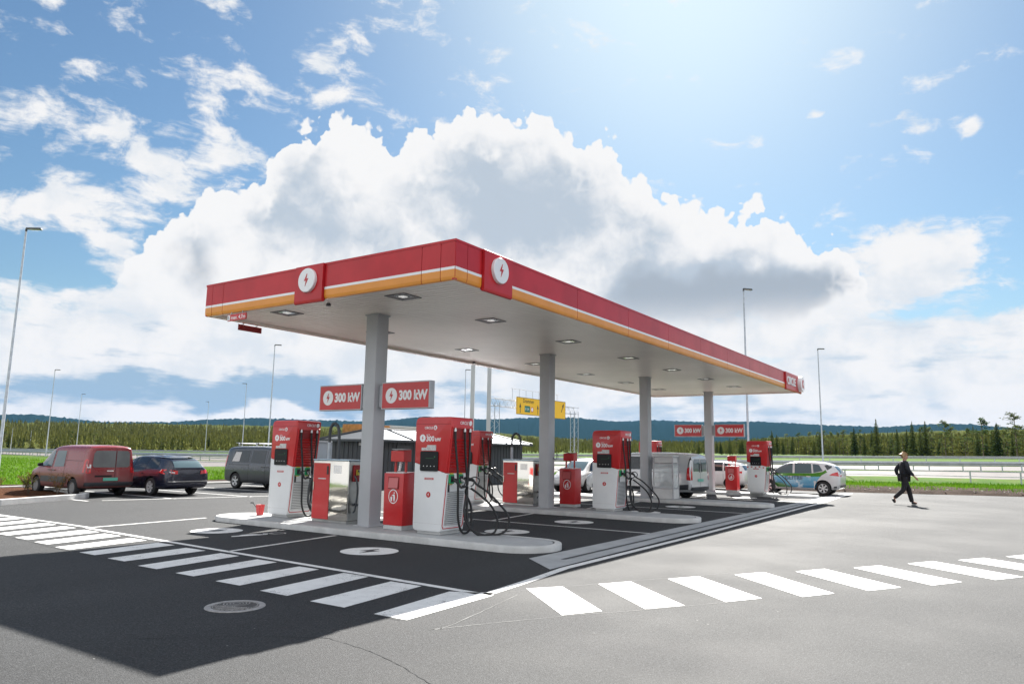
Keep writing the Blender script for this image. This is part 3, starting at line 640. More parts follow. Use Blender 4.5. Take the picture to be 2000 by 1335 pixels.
# ------------------------------------------------------------------ road barriers
def along(pl_, step):
    P = [Vector(W(*p)) for p in pl_]; out = []; acc = 0
    for a, b in zip(P[:-1], P[1:]):
        L = (b - a).length; t = -acc % step if out else 0
        while t < L: out.append(a + (b - a) * (t / L)); t += step
        acc = (L - t) % step if False else 0
    return out
def barrier(name, line, rails, post_h, step, label, thick=.05, lo=None, hi=None):
    L = line[lo:hi]; P = [Vector(W(*p)) for p in L]; root = empty(name, tuple(P[0]), 0, label, 'guard rail'); o = P[0]
    for (z0, z1) in rails:
        m_ = MB(); rs = []
        for i, q in enumerate(P):
            t = (P[min(i + 1, len(P) - 1)] - P[max(i - 1, 0)]); t.z = 0; t.normalize(); n = Vector((-t.y, t.x, 0)); zc = (z0 + z1) / 2; hh = (z1 - z0) / 2; q = q - o
            if hh > .1: sec = [(-.03, -hh), (.04, -hh * .55), (-.03, -.02), (-.03, .02), (.04, hh * .55), (-.03, hh), (-.05, hh), (-.05, -hh)]
            else: sec = [(-thick, -hh), (thick, -hh), (thick, hh), (-thick, hh)]
            rs.append([q + n * (-a) + Vector((0, 0, zc + b)) for a, b in sec])
        m_.rings(rs); m_.build('rail', M['galv_light'], root)
    pts = along(L, step)[:100]
    for q in pts:
        m_ = MB(); m_.box((0, 0, (post_h - .1) / 2), (.07, .10, post_h + .1)); pm = m_.build('post', M['galv'], root) if q is pts[0] else None
        if pm: first = pm; pm.location = q - o
        else: c = first.copy(); col.objects.link(c); c.location = q - o
barrier('pipe_barrier', shift(E0, 0), [(.78, .86), (.46, .51)], .82, 8.0, 'low two-rail steel barrier behind the bright green verge, nearest the lot', .05, 4, None)
barrier('guard_rail', shift(E1, .4), [(.43, .75)], .6, 4.0, 'long corrugated guard rail between the two carriageways, near side', lo=1)
barrier('guard_rail', shift(E2, -.2, .05), [(.43, .75)], .6, 4.0, 'long corrugated guard rail between the two carriageways, far side', lo=1)
barrier('guard_rail', shift(E3, 1.0, .1), [(.40, .76)], .6, 4.0, 'farthest corrugated guard rail in front of the forest', lo=1)

# ------------------------------------------------------------------ hills, forest and trees
def terrain_z(s, d):
    rows = [E3, far, far2, far3, far4]
    az = s / max(d, 1)
    def at(r):
        for a, b in zip(r[:-1], r[1:]):
            ta, tb = a[0] / a[1], b[0] / b[1]
            if ta <= az <= tb: k = (az - ta) / (tb - ta); return (a[1] + (b[1] - a[1]) * k, a[2] + (b[2] - a[2]) * k)
        return (r[0][1], r[0][2]) if az < r[0][0] / r[0][1] else (r[-1][1], r[-1][2])
    pr = at(rows[0])
    for r in rows[1:]:
        c = at(r)
        if d <= c[0]: k = (d - pr[0]) / max(1e-3, c[0] - pr[0]); return pr[1] + (c[1] - pr[1]) * max(0, k)
        pr = c
    return pr[1]
HILL = [(-60, 1.0), (-50, 1.3), (-42.3, 1.45), (-35, 1.9), (-33.3, 1.97), (-31.3, 1.82), (-29.2, 1.62), (-25, 1.75), (-22.7, 2.0), (-19.2, 2.24), (-14, 2.2), (-10.6, 2.2), (-6.7, 2.69), (-1.9, 2.55), (3.3, 2.85), (5.3, 2.77), (8.1, 2.53), (11.2, 2.66), (15, 2.55), (18.7, 2.6), (22.9, 2.38), (24.3, 2.3), (26.9, 2.2), (30.6, 2.45), (32.4, 2.35), (35.1, 2.06), (42, 1.89), (52, 1.4), (62, 1.0)]
def interp(T, a):
    for (x0, y0), (x1, y1) in zip(T[:-1], T[1:]):
        if x0 <= a <= x1: return y0 + (y1 - y0) * (a - x0) / (x1 - x0)
    return T[0][1] if a < T[0][0] else T[-1][1]
rs = []; NA = 900
DISTS = [(2900, .0), (3300, .28), (3700, .55), (4100, .80), (4500, 1.0), (5200, .7), (6000, .2)]
for dist, k in DISTS:
    r = []
    for i in range(NA + 1):
        az = -60 + 122 * i / NA; e = interp(HILL, az); zt = 4500 * math.tan(R_(e)); 
        z = zt * k + (mnoise.noise(Vector((az * .35, dist * .002, 0))) * 22 + mnoise.noise(Vector((az * 1.3, dist * .004, 5))) * 9) * (k * (1 - k) * 2.5) + (mnoise.noise(Vector((az * 9.0, dist, 1))) * 6 + mnoise.noise(Vector((az * 31.0, dist, 1))) * (6 if k == 1 else 1) if k > .05 else -8)
        r.append(POL(az, dist, z))
    rs.append(r)
mb = MB(); mb.rings(rs, cap0=False, cap1=False, closed=False); tag(mb.build('hills', M['hill'], recalc=False, smooth=30), kind='structure')

def conifer(mb_, x, y, z, h, r, tiers, seg, rnd, top=.04):
    # tiers of ragged drooping boughs, each bough its own small faces
    for t in range(tiers):
        f = t / tiers; z0 = z + h * (.12 + .86 * f); rr = r * (1 - f) ** .8 * rnd.uniform(.8, 1.15) + .12; dz = h / tiers * 1.25; a0 = rnd.uniform(0, 6.28)
        for k in range(seg):
            a = a0 + 6.283 * k / seg + rnd.uniform(-.25, .25); q = rr * rnd.uniform(.6, 1.15); wa = 6.283 / seg * .62
            tip = (x + math.cos(a) * q, y + math.sin(a) * q, z0 - dz * rnd.uniform(.05, .45))
            l = (x + math.cos(a - wa) * q * .5, y + math.sin(a - wa) * q * .5, z0 - dz * .02); r2 = (x + math.cos(a + wa) * q * .5, y + math.sin(a + wa) * q * .5, z0 - dz * .02)
            mb_.add([(x, y, z0 + dz * .8), l, tip, r2], [(0, 1, 2), (0, 2, 3)])
# the far wood as one mass
rnd = random.Random(11); mb = MB(); FT = [(-60, 1.5), (-35, 1.62), (-26, 1.87), (-15, 2.0), (-6, 2.1), (0, 1.7), (4, 1.37), (10, 1.2), (16, 1.2), (19, 1.6), (23, 1.9), (28, 2.15), (35, 2.35), (60, 1.9)]
n = 0
while n < 11000:
    az = rnd.uniform(-44, 44); dist = 240 * (1050 / 240) ** rnd.random() ** .8; v = Vector(POL(az, dist)); s_, d_ = v.dot(RH), v.dot(FH); z = terrain_z(s_, d_)
    if lump(s_ * .02, d_ * .02) < -.42 and dist < 700: continue
    ztop = EYE + dist * math.tan(R_(interp(FT, az))); h = rnd.uniform(7, 12) if dist < 800 else rnd.uniform(10, 14)
    ztop = EYE + dist * math.tan(R_(interp(FT, az) * ((.42 if az < 0 else .42 + .40 * min(1, az / 15)) + (.62 if az < 0 else .62 - .40 * min(1, az / 15)) * ((dist - 240) / 810) ** .8)))
    if z + h > ztop + rnd.uniform(-.5, 1.2): h = ztop - z
    if h < 2.5: continue
    conifer(mb, v.x, v.y, z - .5, h, h * rnd.uniform(.17, .26), 5, 5, rnd); n += 1
# undergrowth slope behind, so the wood has no holes
tag(mb.build('far_forest', M['forest'], recalc=False), kind='stuff')
mb = MB(); rs = []
for dist, k in ((250, .25), (420, .42), (700, .62), (1000, .86), (1150, .9), (1500, .2)):
    rs.append([POL(az, dist, EYE + dist * math.tan(R_(interp(FT, az))) * 1.0 * k - (EYE * (1 - k)) - 2 + 2.2 * lump(az * 2.1, dist)) for az in [-50 + i * .25 for i in range(401)]])
mb.rings(rs, cap0=False, cap1=False, closed=False); tag(mb.build('forest_floor', M['forest'], recalc=False, smooth=60), kind='structure')

def tree_proto(kind, h, seed):
    r = random.Random(seed); root = empty(kind, (0, 0, 0)); t = MB(); c = MB()
    P = [(0, 0, -.3)]; x = y = 0
    for k in range(1, 7): x += r.uniform(-.05, .05); y += r.uniform(-.05, .05); P.append((x, y, h * k / 6.2))
    t.tube(P, [h * .014 * (1 - k / 7.5) + .01 for k in range(7)], 7)
    if kind == 'spruce_tree':
        n = int(h * 2.6)
        for k in range(n):
            f = k / n; z0 = h * (.10 + .88 * f); R0 = h * .19 * (1 - f) ** .85 + .10; nb = 9 if f < .8 else 6; a0 = r.uniform(0, 6.28)
            for b_ in range(nb):
                if r.random() < .10: continue
                a = a0 + 6.283 * b_ / nb + r.uniform(-.2, .2); q = R0 * r.uniform(.55, 1.18); dr = q * r.uniform(.12, .42)
                u = Vector((math.cos(a), math.sin(a), 0)); s_ = Vector((-u.y, u.x, 0)); base = Vector((0, 0, z0)); 
                for (f0, f1, ww) in ((.0, .5, .16), (.35, .8, .20), (.65, 1.0, .12)):
                    p0 = base + u * q * f0 - Vector((0, 0, dr * f0 * f0)); p1 = base + u * q * f1 - Vector((0, 0, dr * f1 * f1)); w_ = s_ * (ww * q + .05)
                    dn = Vector((0, 0, -r.uniform(.05, .22) * (1 + .02 * h)))
                    c.add([p0 - w_ * .5 + dn * .5, p1 + dn * .3, p0 + w_ * .5 + dn * .5, p0 + Vector((0, 0, .06)), (p0 + p1) / 2 - w_ + dn, (p0 + p1) / 2 + w_ + dn], [(0, 4, 3), (3, 4, 1), (3, 1, 5), (3, 5, 2)])
        c.add([(0, 0, h * 1.0), (.07, 0, h * .93), (-.05, .06, h * .93), (-.04, -.06, h * .93)], [(0, 1, 2), (0, 2, 3), (0, 3, 1)])
    else:                                   # pine: bare lower trunk, limbs ending in needle clumps
        for k in range(int(h * 2.4)):
            f = r.uniform(.22, 1.0); z0 = h * f; R0 = h * (.20 * math.sin(math.pi * min(1, (1.05 - f) / .85)) + .03) * r.uniform(.5, 1.2); a = r.uniform(0, 6.28); u = Vector((math.cos(a), math.sin(a), 0))
            e = Vector((0, 0, z0)) + u * R0 + Vector((0, 0, R0 * r.uniform(.1, .6))); t.tube([(0, 0, z0), tuple((Vector((0, 0, z0)) + e) / 2 + Vector((0, 0, .05))), tuple(e)], [.05, .035, .015], 4)
            for g_ in range(9):
                cc = e - u * R0 * r.uniform(0, .7) + Vector((r.uniform(-.5, .5), r.uniform(-.5, .5), r.uniform(-.3, .35))) * (.35 + .045 * h)
                for _ in range(5):
                    d_ = Vector((r.uniform(-1, 1), r.uniform(-1, 1), r.uniform(-.3, 1))).normalized() * r.uniform(.22, .5); w_ = d_.orthogonal().normalized() * .09; c.add([cc - w_, cc + w_, cc + d_], [(0, 1, 2)])
    t.build('trunk', M['bark'], root, recalc=False); c.build('crown', M['spruce' if kind == 'spruce_tree' else 'pine'], root, recalc=False)
    return root
protos = [tree_proto('spruce_tree', 11, 1), tree_proto('spruce_tree', 9, 2), tree_proto('pine_tree', 10, 3), tree_proto('pine_tree', 8.5, 4), tree_proto('spruce_tree', 13, 5)]
used = set(); rnd = random.Random(5)
def plant(i, az, dist, h, label, group):
    v = Vector(POL(az, dist)); z = terrain_z(v.dot(RH), v.dot(FH)); p = protos[i]; base = [11, 9, 10, 8.5, 13][i]
    o = p if i not in used else copy_tree(p)
    used.add(i); o.location = (v.x, v.y, z - .1); o.rotation_euler = (0, 0, rnd.uniform(0, 6.28)); k = h / base; o.scale = (k * rnd.uniform(.85, 1.15), k * rnd.uniform(.85, 1.15), k)
    tag(o, label, 'tree', group)
TOPS = [(19.65, 1.99, 'thin spruce rising above the forest just right of the last lamp sign'), (22.9, 1.93, 'dark spruce beside the rightmost lamp post'), (25.15, 2.23, 'narrow spruce left of the walking person'), (26.58, 2.84, 'tall pointed spruce left of the walking person'),
        (28.79, 2.68, 'tall spruce above the walking person, left of a close pair'), (29.58, 2.67, 'tall spruce above the walking person, right of a close pair'), (30.69, 2.56, 'tall ragged pine right of the walking person'),
        (32.8, 2.71, 'tall ragged pine in the right part of the forest edge'), (33.64, 2.54, 'pointed spruce near the right end of the forest edge'), (34.64, 3.05, 'tallest dark pine at the right end of the forest edge'), (35.5, 2.6, 'dark pine cut by the right border of the photo')]
for k, (az, e, lb) in enumerate(TOPS):
    dist = rnd.uniform(195, 215); v = Vector(POL(az, dist)); z = terrain_z(v.dot(RH), v.dot(FH)); plant(2 if 'pine' in lb else (4 if k % 2 else 0), az, dist, EYE + dist * math.tan(R_(e)) - z, lb, 'tall conifers along the right forest edge')
ROWT = [(-60, .85), (-20, .85), (0, .8), (8, .85), (14, 1.1), (19, 1.5), (23, 1.75), (28, 1.95), (35, 2.15), (60, 2.2)]
for k in range(150):
    az = -37.5 + 77 * (k + rnd.uniform(.1, .9)) / 150 if k < 70 else 14 + 23.5 * (k - 70 + rnd.random()) / 80
    dist = rnd.uniform(205, 260) if az > -12 else rnd.uniform(262, 300)
    v = Vector(POL(az, dist)); z = terrain_z(v.dot(RH), v.dot(FH)); h = EYE + dist * math.tan(R_(interp(ROWT, az))) * (rnd.uniform(.60, 1.05) if az < 14 else rnd.uniform(.78, 1.12)) - z
    i = rnd.choice([0, 1, 2, 3, 4, 2]); pine = i in (2, 3)
    zone = 'behind the parked vans' if az < -12 else 'seen between the canopy columns' if az < 15 else 'right of the canopy'
    plant(i, az, dist, max(4, h), ('olive green pine at the near forest edge ' if pine else 'dark green spruce at the near forest edge ') + zone, ('pines' if pine else 'spruces') + ' at the forest edge ' + zone)

# ------------------------------------------------------------------ canopy
X0, Y0, LX, LY, ZB, ZT = 9.987, 7.99, 26.85, 7.53, 4.90, 5.605
X1, Y1 = X0 + LX, Y0 + LY
can = empty('canopy', (X0 + LX / 2, Y0 + LY / 2, 0), 0, 'long flat filling station canopy with red fascia, white and orange stripes and white slatted soffit', 'canopy')
CO = Vector((X0 + LX / 2, Y0 + LY / 2, 0))
def cb(mb_, name, mats, parent=can, **k):
    mb_.v = [(a - CO.x, b - CO.y, c) for a, b, c in mb_.v]; return mb_.build(name, mats, parent, **k)
FM = [M['red_fascia'], M['white_gloss'], M['orange'], M['groove']]
def fascia(p, q, badge=False, out=0.0, fp=None):      # p->q seen left to right from outside
    p, q = Vector((*p, 0)), Vector((*q, 0)); t = (q - p).normalized(); n = Vector((t.y, -t.x, 0)); g = .006
    a, b = p + t * g, q - t * g; mb_ = MB()
    if badge: prof = [(0, 4.90), (.05, 4.82), (.085, 4.80), (.12, 4.815), (.13, 4.86), (.13, 5.60), (.12, 5.612), (0, 5.612)]; mi = [0] * 8
    else: prof = [(0, 4.86), (.045, 4.86), (.06, 4.875), (.072, 4.925), (.072, 5.055), (.072, 5.107), (.072, 5.597), (.064, 5.607), (0, 5.607)]; mi = [2, 2, 2, 2, 1, 0, 0, 0]
    prof = [(d - .07 + out, z) for d, z in prof]
    A = [a + n * d + Vector((0, 0, z)) for d, z in prof]; B = [b + n * d + Vector((0, 0, z)) for d, z in prof]; k = len(prof)
    for i in range(k - 1): mb_.face([A[i], B[i], B[i + 1], A[i + 1]], mi[i])
    mb_.face(A[::-1], 0); mb_.face(B, 0)
    return cb(mb_, 'badge_panel' if badge else 'fascia_panel', FM)
def badge(p, q):
    pan = fascia(p, q, True); c = (Vector((*p, 0)) + Vector((*q, 0))) / 2; t = (Vector((*q, 0)) - Vector((*p, 0))).normalized(); n = Vector((t.y, -t.x, 0)); c = c + n * .06 + Vector((0, 0, 5.28))
    up = Vector((0, 0, 1)); m_ = MB(); m_.rings([[c + n * d + t * (r * math.cos(a)) + up * (r * math.sin(a)) for a in [2 * math.pi * k / 40 for k in range(40)]] for r, d in ((.255, .0), (.255, .055), (.246, .065))])
    cb(m_, 'disc', M['white_gloss'], pan, smooth=40)
    m_ = MB(); m_.extr([(x * .135, y * .135) for x, y in BOLT_SHAPE], c + n * .065, t, up, .006); cb(m_, 'bolt_emblem', M['red'], pan)
ly = [Y0, 8.33, 8.787, 11.417, 12.275, 14.852, 15.269, Y1]
for a, b in zip(ly[:-1], ly[1:]): (badge if abs(a - 11.417) < .01 else fascia)((X0, b), (X0, a))
lx = [X0, 10.345, 10.796, 11.756, 14.553, 17.327, 20.10, 22.871, 25.641, 28.365, 31.197, 33.874, X1]
for a, b in zip(lx[:-1], lx[1:]):
    if abs(a - 10.796) < .01: badge((a, Y0), (b, Y0))
    elif abs(a - 33.874) < .01:
        pan = fascia((a, Y0), (b, Y0), True)
        for m_ in (0,):
            text('lettering', 'CIRCLE', .50, (33.98 - CO.x, Y0 - .062 - CO.y, 5.07), (1, 0, 0), (0, 0, 1), M['letter_white'], pan, ext=.03, bold=.012, sx=.98)
        c = Vector((36.42, Y0 - .062, 5.24)); m_ = MB(); m_.rings([[c + Vector((r * math.cos(t), -d, r * math.sin(t))) for t in [2 * math.pi * k / 36 for k in range(36)]] for r, d in ((.37, 0), (.37, .16), (.36, .17))])
        dk = cb(m_, 'letter_disc', M['white_gloss'], pan, smooth=40)
        text('lettering', 'K', .52, (36.25 - CO.x, Y0 - .062 - .172 - CO.y, 5.06), (1, 0, 0), (0, 0, 1), M['red'], dk, ext=.006, bold=.02)
    else: fascia((a, Y0), (b, Y0))
for a, b in zip([X0] + [X0 + 2.75 * k for k in range(1, 10)], [X0 + 2.75 * k for k in range(1, 10)] + [X1]): fascia((b, Y1), (a, Y1))
for a, b in ((Y0, 10.5), (10.5, 13.0), (13.0, Y1)): fascia((X1, a), (X1, b))
mb = MB(); mb.bb(X0 + .03, X1 - .03, Y0 + .03, Y1 - .03, 4.99, 5.57); cb(mb, 'roof', M['groove'])
mb = MB()
for a, b, c_, d_ in ((X0 - .01, X1 + .01, Y0 - .01, Y0 + .10), (X0 - .01, X1 + .01, Y1 - .10, Y1 + .01)): mb.bb(a, b, c_, d_, 5.571, 5.616)
for a, b in ((X0 - .01, X0 + .10), (X1 - .10, X1 + .01)): mb.bb(a, b, Y0 + .101, Y1 - .101, 5.571, 5.616)
cb(mb, 'roof_flashing', M['red_fascia'])
# soffit with slats
mb = MB(); xs = X0 + .06; pitch = .16; prof = []
while xs + pitch < X1 - .06: prof += [(xs, 4.930), (xs + pitch - .026, 4.930), (xs + pitch - .022, 4.955), (xs + pitch - .004, 4.955)]; xs += pitch
prof.append((X1 - .06, 4.93)); mb.rings([[(x, y, z) for x, z in prof] for y in (Y0 + .05, Y1 - .05)], cap0=False, cap1=False, closed=False); cb(mb, 'soffit', M['soffit'])
mb = MB()
for a, b, c_, d_ in ((X0 + .075, X0 + .15, Y0 + .075, Y1 - .075), (X1 - .15, X1 - .075, Y0 + .075, Y1 - .075), (X0 + .151, X1 - .151, Y0 + .075, Y0 + .15), (X0 + .151, X1 - .151, Y1 - .15, Y1 - .075)): mb.bb(a, b, c_, d_, 4.865, 4.927)
cb(mb, 'edge_trim', M['soffit'])
# lights in the soffit
M['reflector'] = pmat('lamp_reflector', (.85, .85, .85), .12, metal=1.0)
M['fixture'] = pmat('lamp_frame', (.10, .10, .105), .4)
fixtures = []
for k in range(7):
    for y in (10.06, 13.68):
        x = 10.89 + 3.80 * k if k else 10.89
        x = [10.89, 14.0, 17.80, 21.80, 25.62, 29.35, 33.1][k]
        if k == 1 and y > 12: y = 13.7
        m_ = MB(); m_.rings([[(x + a * r, y + b * r, z) for a, b in ((-1, -1), (1, -1), (1, 1), (-1, 1))] for r, z in ((.27, 4.932), (.27, 4.914), (.20, 4.914), (.17, 4.926))], cap0=False, cap1=False); fr = cb(m_, 'ceiling_light', M['fixture'])
        m_ = MB(); m_.rings([[(x + a * r, y + b * r, z) for a, b in ((-1, -1), (1, -1), (1, 1), (-1, 1))] for r, z in ((.171, 4.926), (.07, 4.9275))], cap0=False, cap1=False); cb(m_, 'reflector', M['reflector'], fr, recalc=True)
        m_ = MB(); m_.bb(x - .068, x + .068, y - .068, y + .068, 4.921, 4.928); cb(m_, 'diffuser', M['led'], fr)
for x, y in ((10.55, 11.9), (20.2, 15.2)):
    m_ = MB(); m_.lathe([(.05, 0), (.055, .03), (.04, .06), (.0, .07)], (x, y, 4.855), 14); cb(m_, 'camera_dome', M['fixture'], smooth=40)
for i in range(4):
    cx_, cy_ = 12.165 + 7.712 * i, 12.0
    m_ = MB(); m_.bb(cx_ - .19, cx_ + .19, cy_ - .18, cy_ + .18, .125, 4.929); c = cb(m_, 'column', M['column'], bevel=.022, seg=2, smooth=40)
    m_ = MB(); m_.bb(cx_ - .25, cx_ + .25, cy_ - .24, cy_ + .24, .122, .138); cb(m_, 'base_plate', M['column'], c, bevel=.004)
    m_ = MB(); m_.bb(cx_ - .215, cx_ + .215, cy_ - .205, cy_ + .205, 4.90, 4.9295); cb(m_, 'head_collar', M['column'], c, bevel=.004)
# clearance boards
cl = empty('clearance_sign', (9.99, 14.30, 4.74), 0, 'small red max. 4,7m clearance board hung under the left end of the canopy fascia', 'sign')
mb = MB(); mb.bb(0, .03, -.335, .335, -.075, .075); mb.build('board', M['red'], cl, bevel=.004)
mb = MB(); mb.bb(-.004, -.0005, .235, .325, -.06, .06); mb.build('symbol', M['letter_white'], cl); text('lettering', 'S', .11, (-.0045, .31, -.04), (0, -1, 0), (0, 0, 1), M['letter_black'], cl, ext=.001)
text('lettering', 'max. 4,7m', .125, (-.001, .20, -.043), (0, -1, 0), (0, 0, 1), M['letter_white'], cl, ext=.002, bold=.001)
mb = MB()
for y in (-.2, .2): mb.bb(.008, .022, y - .01, y + .01, .075, .14)
mb.build('hanger', M['galv'], cl)
cl = empty('clearance_sign', (11.25, 15.50, 4.755), 0, 'plain dark red board hung under the left rear edge of the canopy', 'sign')
mb = MB(); mb.bb(-.34, .34, 0, .03, -.075, .075); mb.build('board', M['red_dark'], cl, bevel=.004)
mb = MB()
for x in (-.2, .2): mb.bb(x - .01, x + .01, .008, .022, .075, .14)
mb.build('hanger', M['galv'], cl)

# ------------------------------------------------------------------ "300 kW" signs on the columns
def kw_sign(x, y0, y1, label, arm):
    yc = (y0 + y1) / 2; hw = (y1 - y0) / 2; r = empty('power_sign', (x, yc, 3.02), 0, label, 'sign', 'red 300 kW signs on the canopy columns')
    m_ = MB(); m_.bb(0, .17, -hw, hw, -.305, .305); m_.build('housing', M['galv_light'], r, bevel=.008)
    m_ = MB(); m_.bb(-.004, -.0005, -hw + .025, hw - .03, -.28, .28); m_.build('face', M['red'], r)
    m_ = MB(); cy_ = hw - .31; m_.face([(-.0065, cy_ + a, b) for a, b in circ(.175, 36)]); d = m_.build('disc', M['letter_white'], r, recalc=False)
    m_ = MB(); m_.extr([(a * .115, b * .115) for a, b in BOLT_SHAPE], (-.0085, cy_, 0), (0, -1, 0), (0, 0, 1), .002); m_.build('bolt_emblem', M['red'], d)
    text('lettering', '300 kW', .285, (-.0055, hw - .535, -.095), (0, -1, 0), (0, 0, 1), M['letter_white'], r, ext=.0015, bold=.013, sx=.88)
    m_ = MB(); s = 1 if arm > 0 else -1; m_.bb(.03, .14, s * hw, s * (hw + .10), -.25, .25); m_.build('bracket', M['column'], r)
for k, i in enumerate((0, 3)):
    dx = 7.712 * i; w_ = ('nearest', 'farthest')[k]
    kw_sign(12.08 + dx, 12.33, 13.76, 'red 300 kW sign left of the %s canopy column' % w_, -1)
    kw_sign(12.08 + dx, 10.27, 11.70, 'red 300 kW sign right of the %s canopy column' % w_, 1)

# ------------------------------------------------------------------ islands
def stad(hw, y0, y1, n=12, d=0.0):
    r = hw - d; a = [(r * math.cos(t), y1 - hw + r * math.sin(t)) for t in [math.pi * k / n for k in range(n + 1)]]
    b = [(r * math.cos(t), y0 + hw + r * math.sin(t)) for t in [math.pi + math.pi * k / n for k in range(n + 1)]]; return a + b
def island(i, label):
    cx_ = 12.0 + 7.712 * i; r = empty('charging_island', (cx_, 11.93, 0), 0, label, 'kerb island', 'concrete islands under the canopy'); y0, y1 = -4.91, 4.92
    m_ = MB(); m_.rings([[(x, y, z) for x, y in stad(.78, y0, y1, 14, d)] for d, z in ((0, 0), (0, .10), (.012, .116), (.03, .12), (.13, .12), (.132, .10))], cap0=False, cap1=False); m_.build('kerb', M['concrete'], r, smooth=40)
    m_ = MB(); m_.face([(x, y, .112) for x, y in stad(.78, y0, y1, 14, .131)]); m_.build('joint', M['groove'], r, recalc=False)
    m_ = MB(); m_.rings([[(x, y, z) for x, y in stad(.78, y0, y1, 14, d)] for d, z in ((.168, .10), (.168, .119), (.173, .1215))], cap0=False, cap1=True); m_.build('top_slab', M['concrete_top'], r, smooth=30)
    return r
for i, lb in enumerate(('concrete island nearest the camera with rounded ends and pale kerb', 'second concrete island from the camera with rounded ends', 'third concrete island carrying the clear cabinet', 'farthest concrete island with its right end in sunlight')): island(i, lb)

# ------------------------------------------------------------------ charger
M['louvre_shade'] = pmat('painted_vent_shade', (.16, .165, .17), .7)
def sidey(z): return -(.365 + .225 * (z - .07) / 2.31)
def charger():
    r = empty('ev_charger', (0, 0, 0)); zt = 2.38; fx, bx = -.375, .375
    split = lambda y: 1.235 + .20 * (y + .46) / .83
    # plinth
    m_ = MB(); m_.bb(fx + .07, bx - .05, -.30, .30, .003, .075); m_.build('plinth', M['offwhite'], r, bevel=.008)
    lo = [(.37, split(.37)), (.37, .14), (.345, .085), (.29, .07), (-.33, .07), (-.368, .085), (sidey(.13), .13), (sidey(1.235), 1.235)]
    m_ = MB(); m_.rings([[(x, y, z) for y, z in lo] for x in (fx, bx)]); m_.build('lower_body', M['white'], r, bevel=.012, seg=2, smooth=40)
    up = [(.37, split(.37) + .003), (sidey(1.238), 1.238), (sidey(2.33), 2.33), (sidey(2.38) + .02, 2.37), (sidey(2.38) + .06, 2.38), (.25, 2.38), (.31, 2.366), (.35, 2.33), (.37, 2.26)]
    m_ = MB(); m_.rings([[(x, y, z) for y, z in up] for x in (fx, bx)]); ub = m_.build('upper_body', M['red'], r, bevel=.016, seg=2, smooth=40)
    m_ = MB(); m_.rings([[(x, y, z) for y, z in ((.372, 2.23), (.372, 2.24), (-.57, 2.24), (-.57, 2.23))] for x in (fx - .001, fx + .01)]); m_.build('seam', M['red_dark'], ub)
    # front
    x = fx
    m_ = MB(); m_.extr([(a, b) for a, b in ((-.22, -.2), (-.24, -.18), (-.24, .18), (-.22, .2), (.22, .2), (.24, .18), (.24, -.18), (.22, -.2))], (x - .012, -.035, 1.475), (0, -1, 0), (0, 0, 1), .013); sc_ = m_.build('screen', M['screen'], r, bevel=.003)
    m_.v = []
    m_ = MB()
    for k in range(4): m_.box((x - .0262, .105 - .095 * k, 1.375), (.003, .016, .018), rx=.78)
    m_.build('button_lights', M['letter_white'], sc_)
    m_ = MB(); m_.bb(x - .0262, x - .0251, -.16, .06, 1.53, 1.537); m_.bb(x - .0262, x - .0251, -.20, -.17, 1.55, 1.58); m_.build('display_glow', pmat('green_display', (.01, .05, .02), .4, emit=(.05, .6, .15, .02)) if 'gd' not in M else M['gd'], sc_)
    m_ = MB(); m_.extr([(-.27, 0), (-.27, .06), (-.14, .06), (-.11, .115), (.12, .115), (.12, 0)], (x - .004, -.08, 1.69), (0, -1, 0), (0, 0, 1), .003); m_.build('price_label', M['label_grey'], r)
    text('lettering', 'CIRCLE', .068, (x - .0015, .125, 2.135), (0, -1, 0), (0, 0, 1), M['letter_white'], r, bold=.001)
    m_ = MB(); m_.face([(x - .004, -.165 + a, 2.16 + b) for a, b in circ(.048, 20)]); d = m_.build('logo_disc', M['letter_white'], r, recalc=False)
    text('lettering', 'K', .075, (x - .0065, -.143, 2.132), (0, -1, 0), (0, 0, 1), M['red'], d, bold=.002)
    m_ = MB(); m_.face([(x - .004, .17 + a, 1.945 + b) for a, b in circ(.078, 24)]); d = m_.build('plug_disc', M['letter_white'], r, recalc=False)
    m_ = MB(); m_.extr([(a * .05, b * .05) for a, b in BOLT_SHAPE], (x - .0045, .17, 1.945), (0, -1, 0), (0, 0, 1), .002); m_.build('bolt_emblem', M['red'], d)
    text('lettering', '300', .145, (x - .0015, .075, 1.885), (0, -1, 0), (0, 0, 1), M['letter_white'], r, bold=.004)
    text('lettering', 'kW', .10, (x - .0015, -.165, 1.885), (0, -1, 0), (0, 0, 1), M['letter_white'], r, bold=.003)
    text('lettering', 'up to', .045, (x - .0015, .075, 2.005), (0, -1, 0), (0, 0, 1), M['letter_white'], r)
    m_ = MB(); m_.bb(x - .004, x - .0005, -.155, .085, 1.10, 1.14); m_.build('notice_strip', M['red'], r); m_ = MB(); m_.bb(x - .006, x - .0042, -.13, .06, 1.113, 1.127); m_.build('notice_text', M['label_grey'], r)
    m_ = MB(); m_.face([(x - .004, -.03 + a, .80 + b) for a, b in circ(.058, 24)]); d = m_.build('round_badge', M['red'], r, recalc=False)
    m_ = MB(); m_.extr([(a * .036, b * .036) for a, b in BOLT_SHAPE], (x - .0045, -.03, .80), (0, -1, 0), (0, 0, 1), .002); m_.build('bolt_emblem', M['letter_white'], d)
    m_ = MB(); m_.bb(x - .0015, x + .01, -.355, .365, .222, .227); m_.build('panel_joint', M['label_grey'], r)
    # side panel (local -y), slanted
    S = lambda xx, z, o=0.0: (xx, sidey(z) - o, z)
    m_ = MB(); rim = [(-.335, 1.21), (-.335, .19), (-.30, .135), (.29, .135), (.335, .18), (.335, 1.21)]
    for (a, b) in zip(rim[:-1], rim[1:]): m_.tube([S(a[0], a[1], .004), S(b[0], b[1], .004)], .009, 6)
    m_.build('red_edging', M['red'], r)
    m_ = MB()
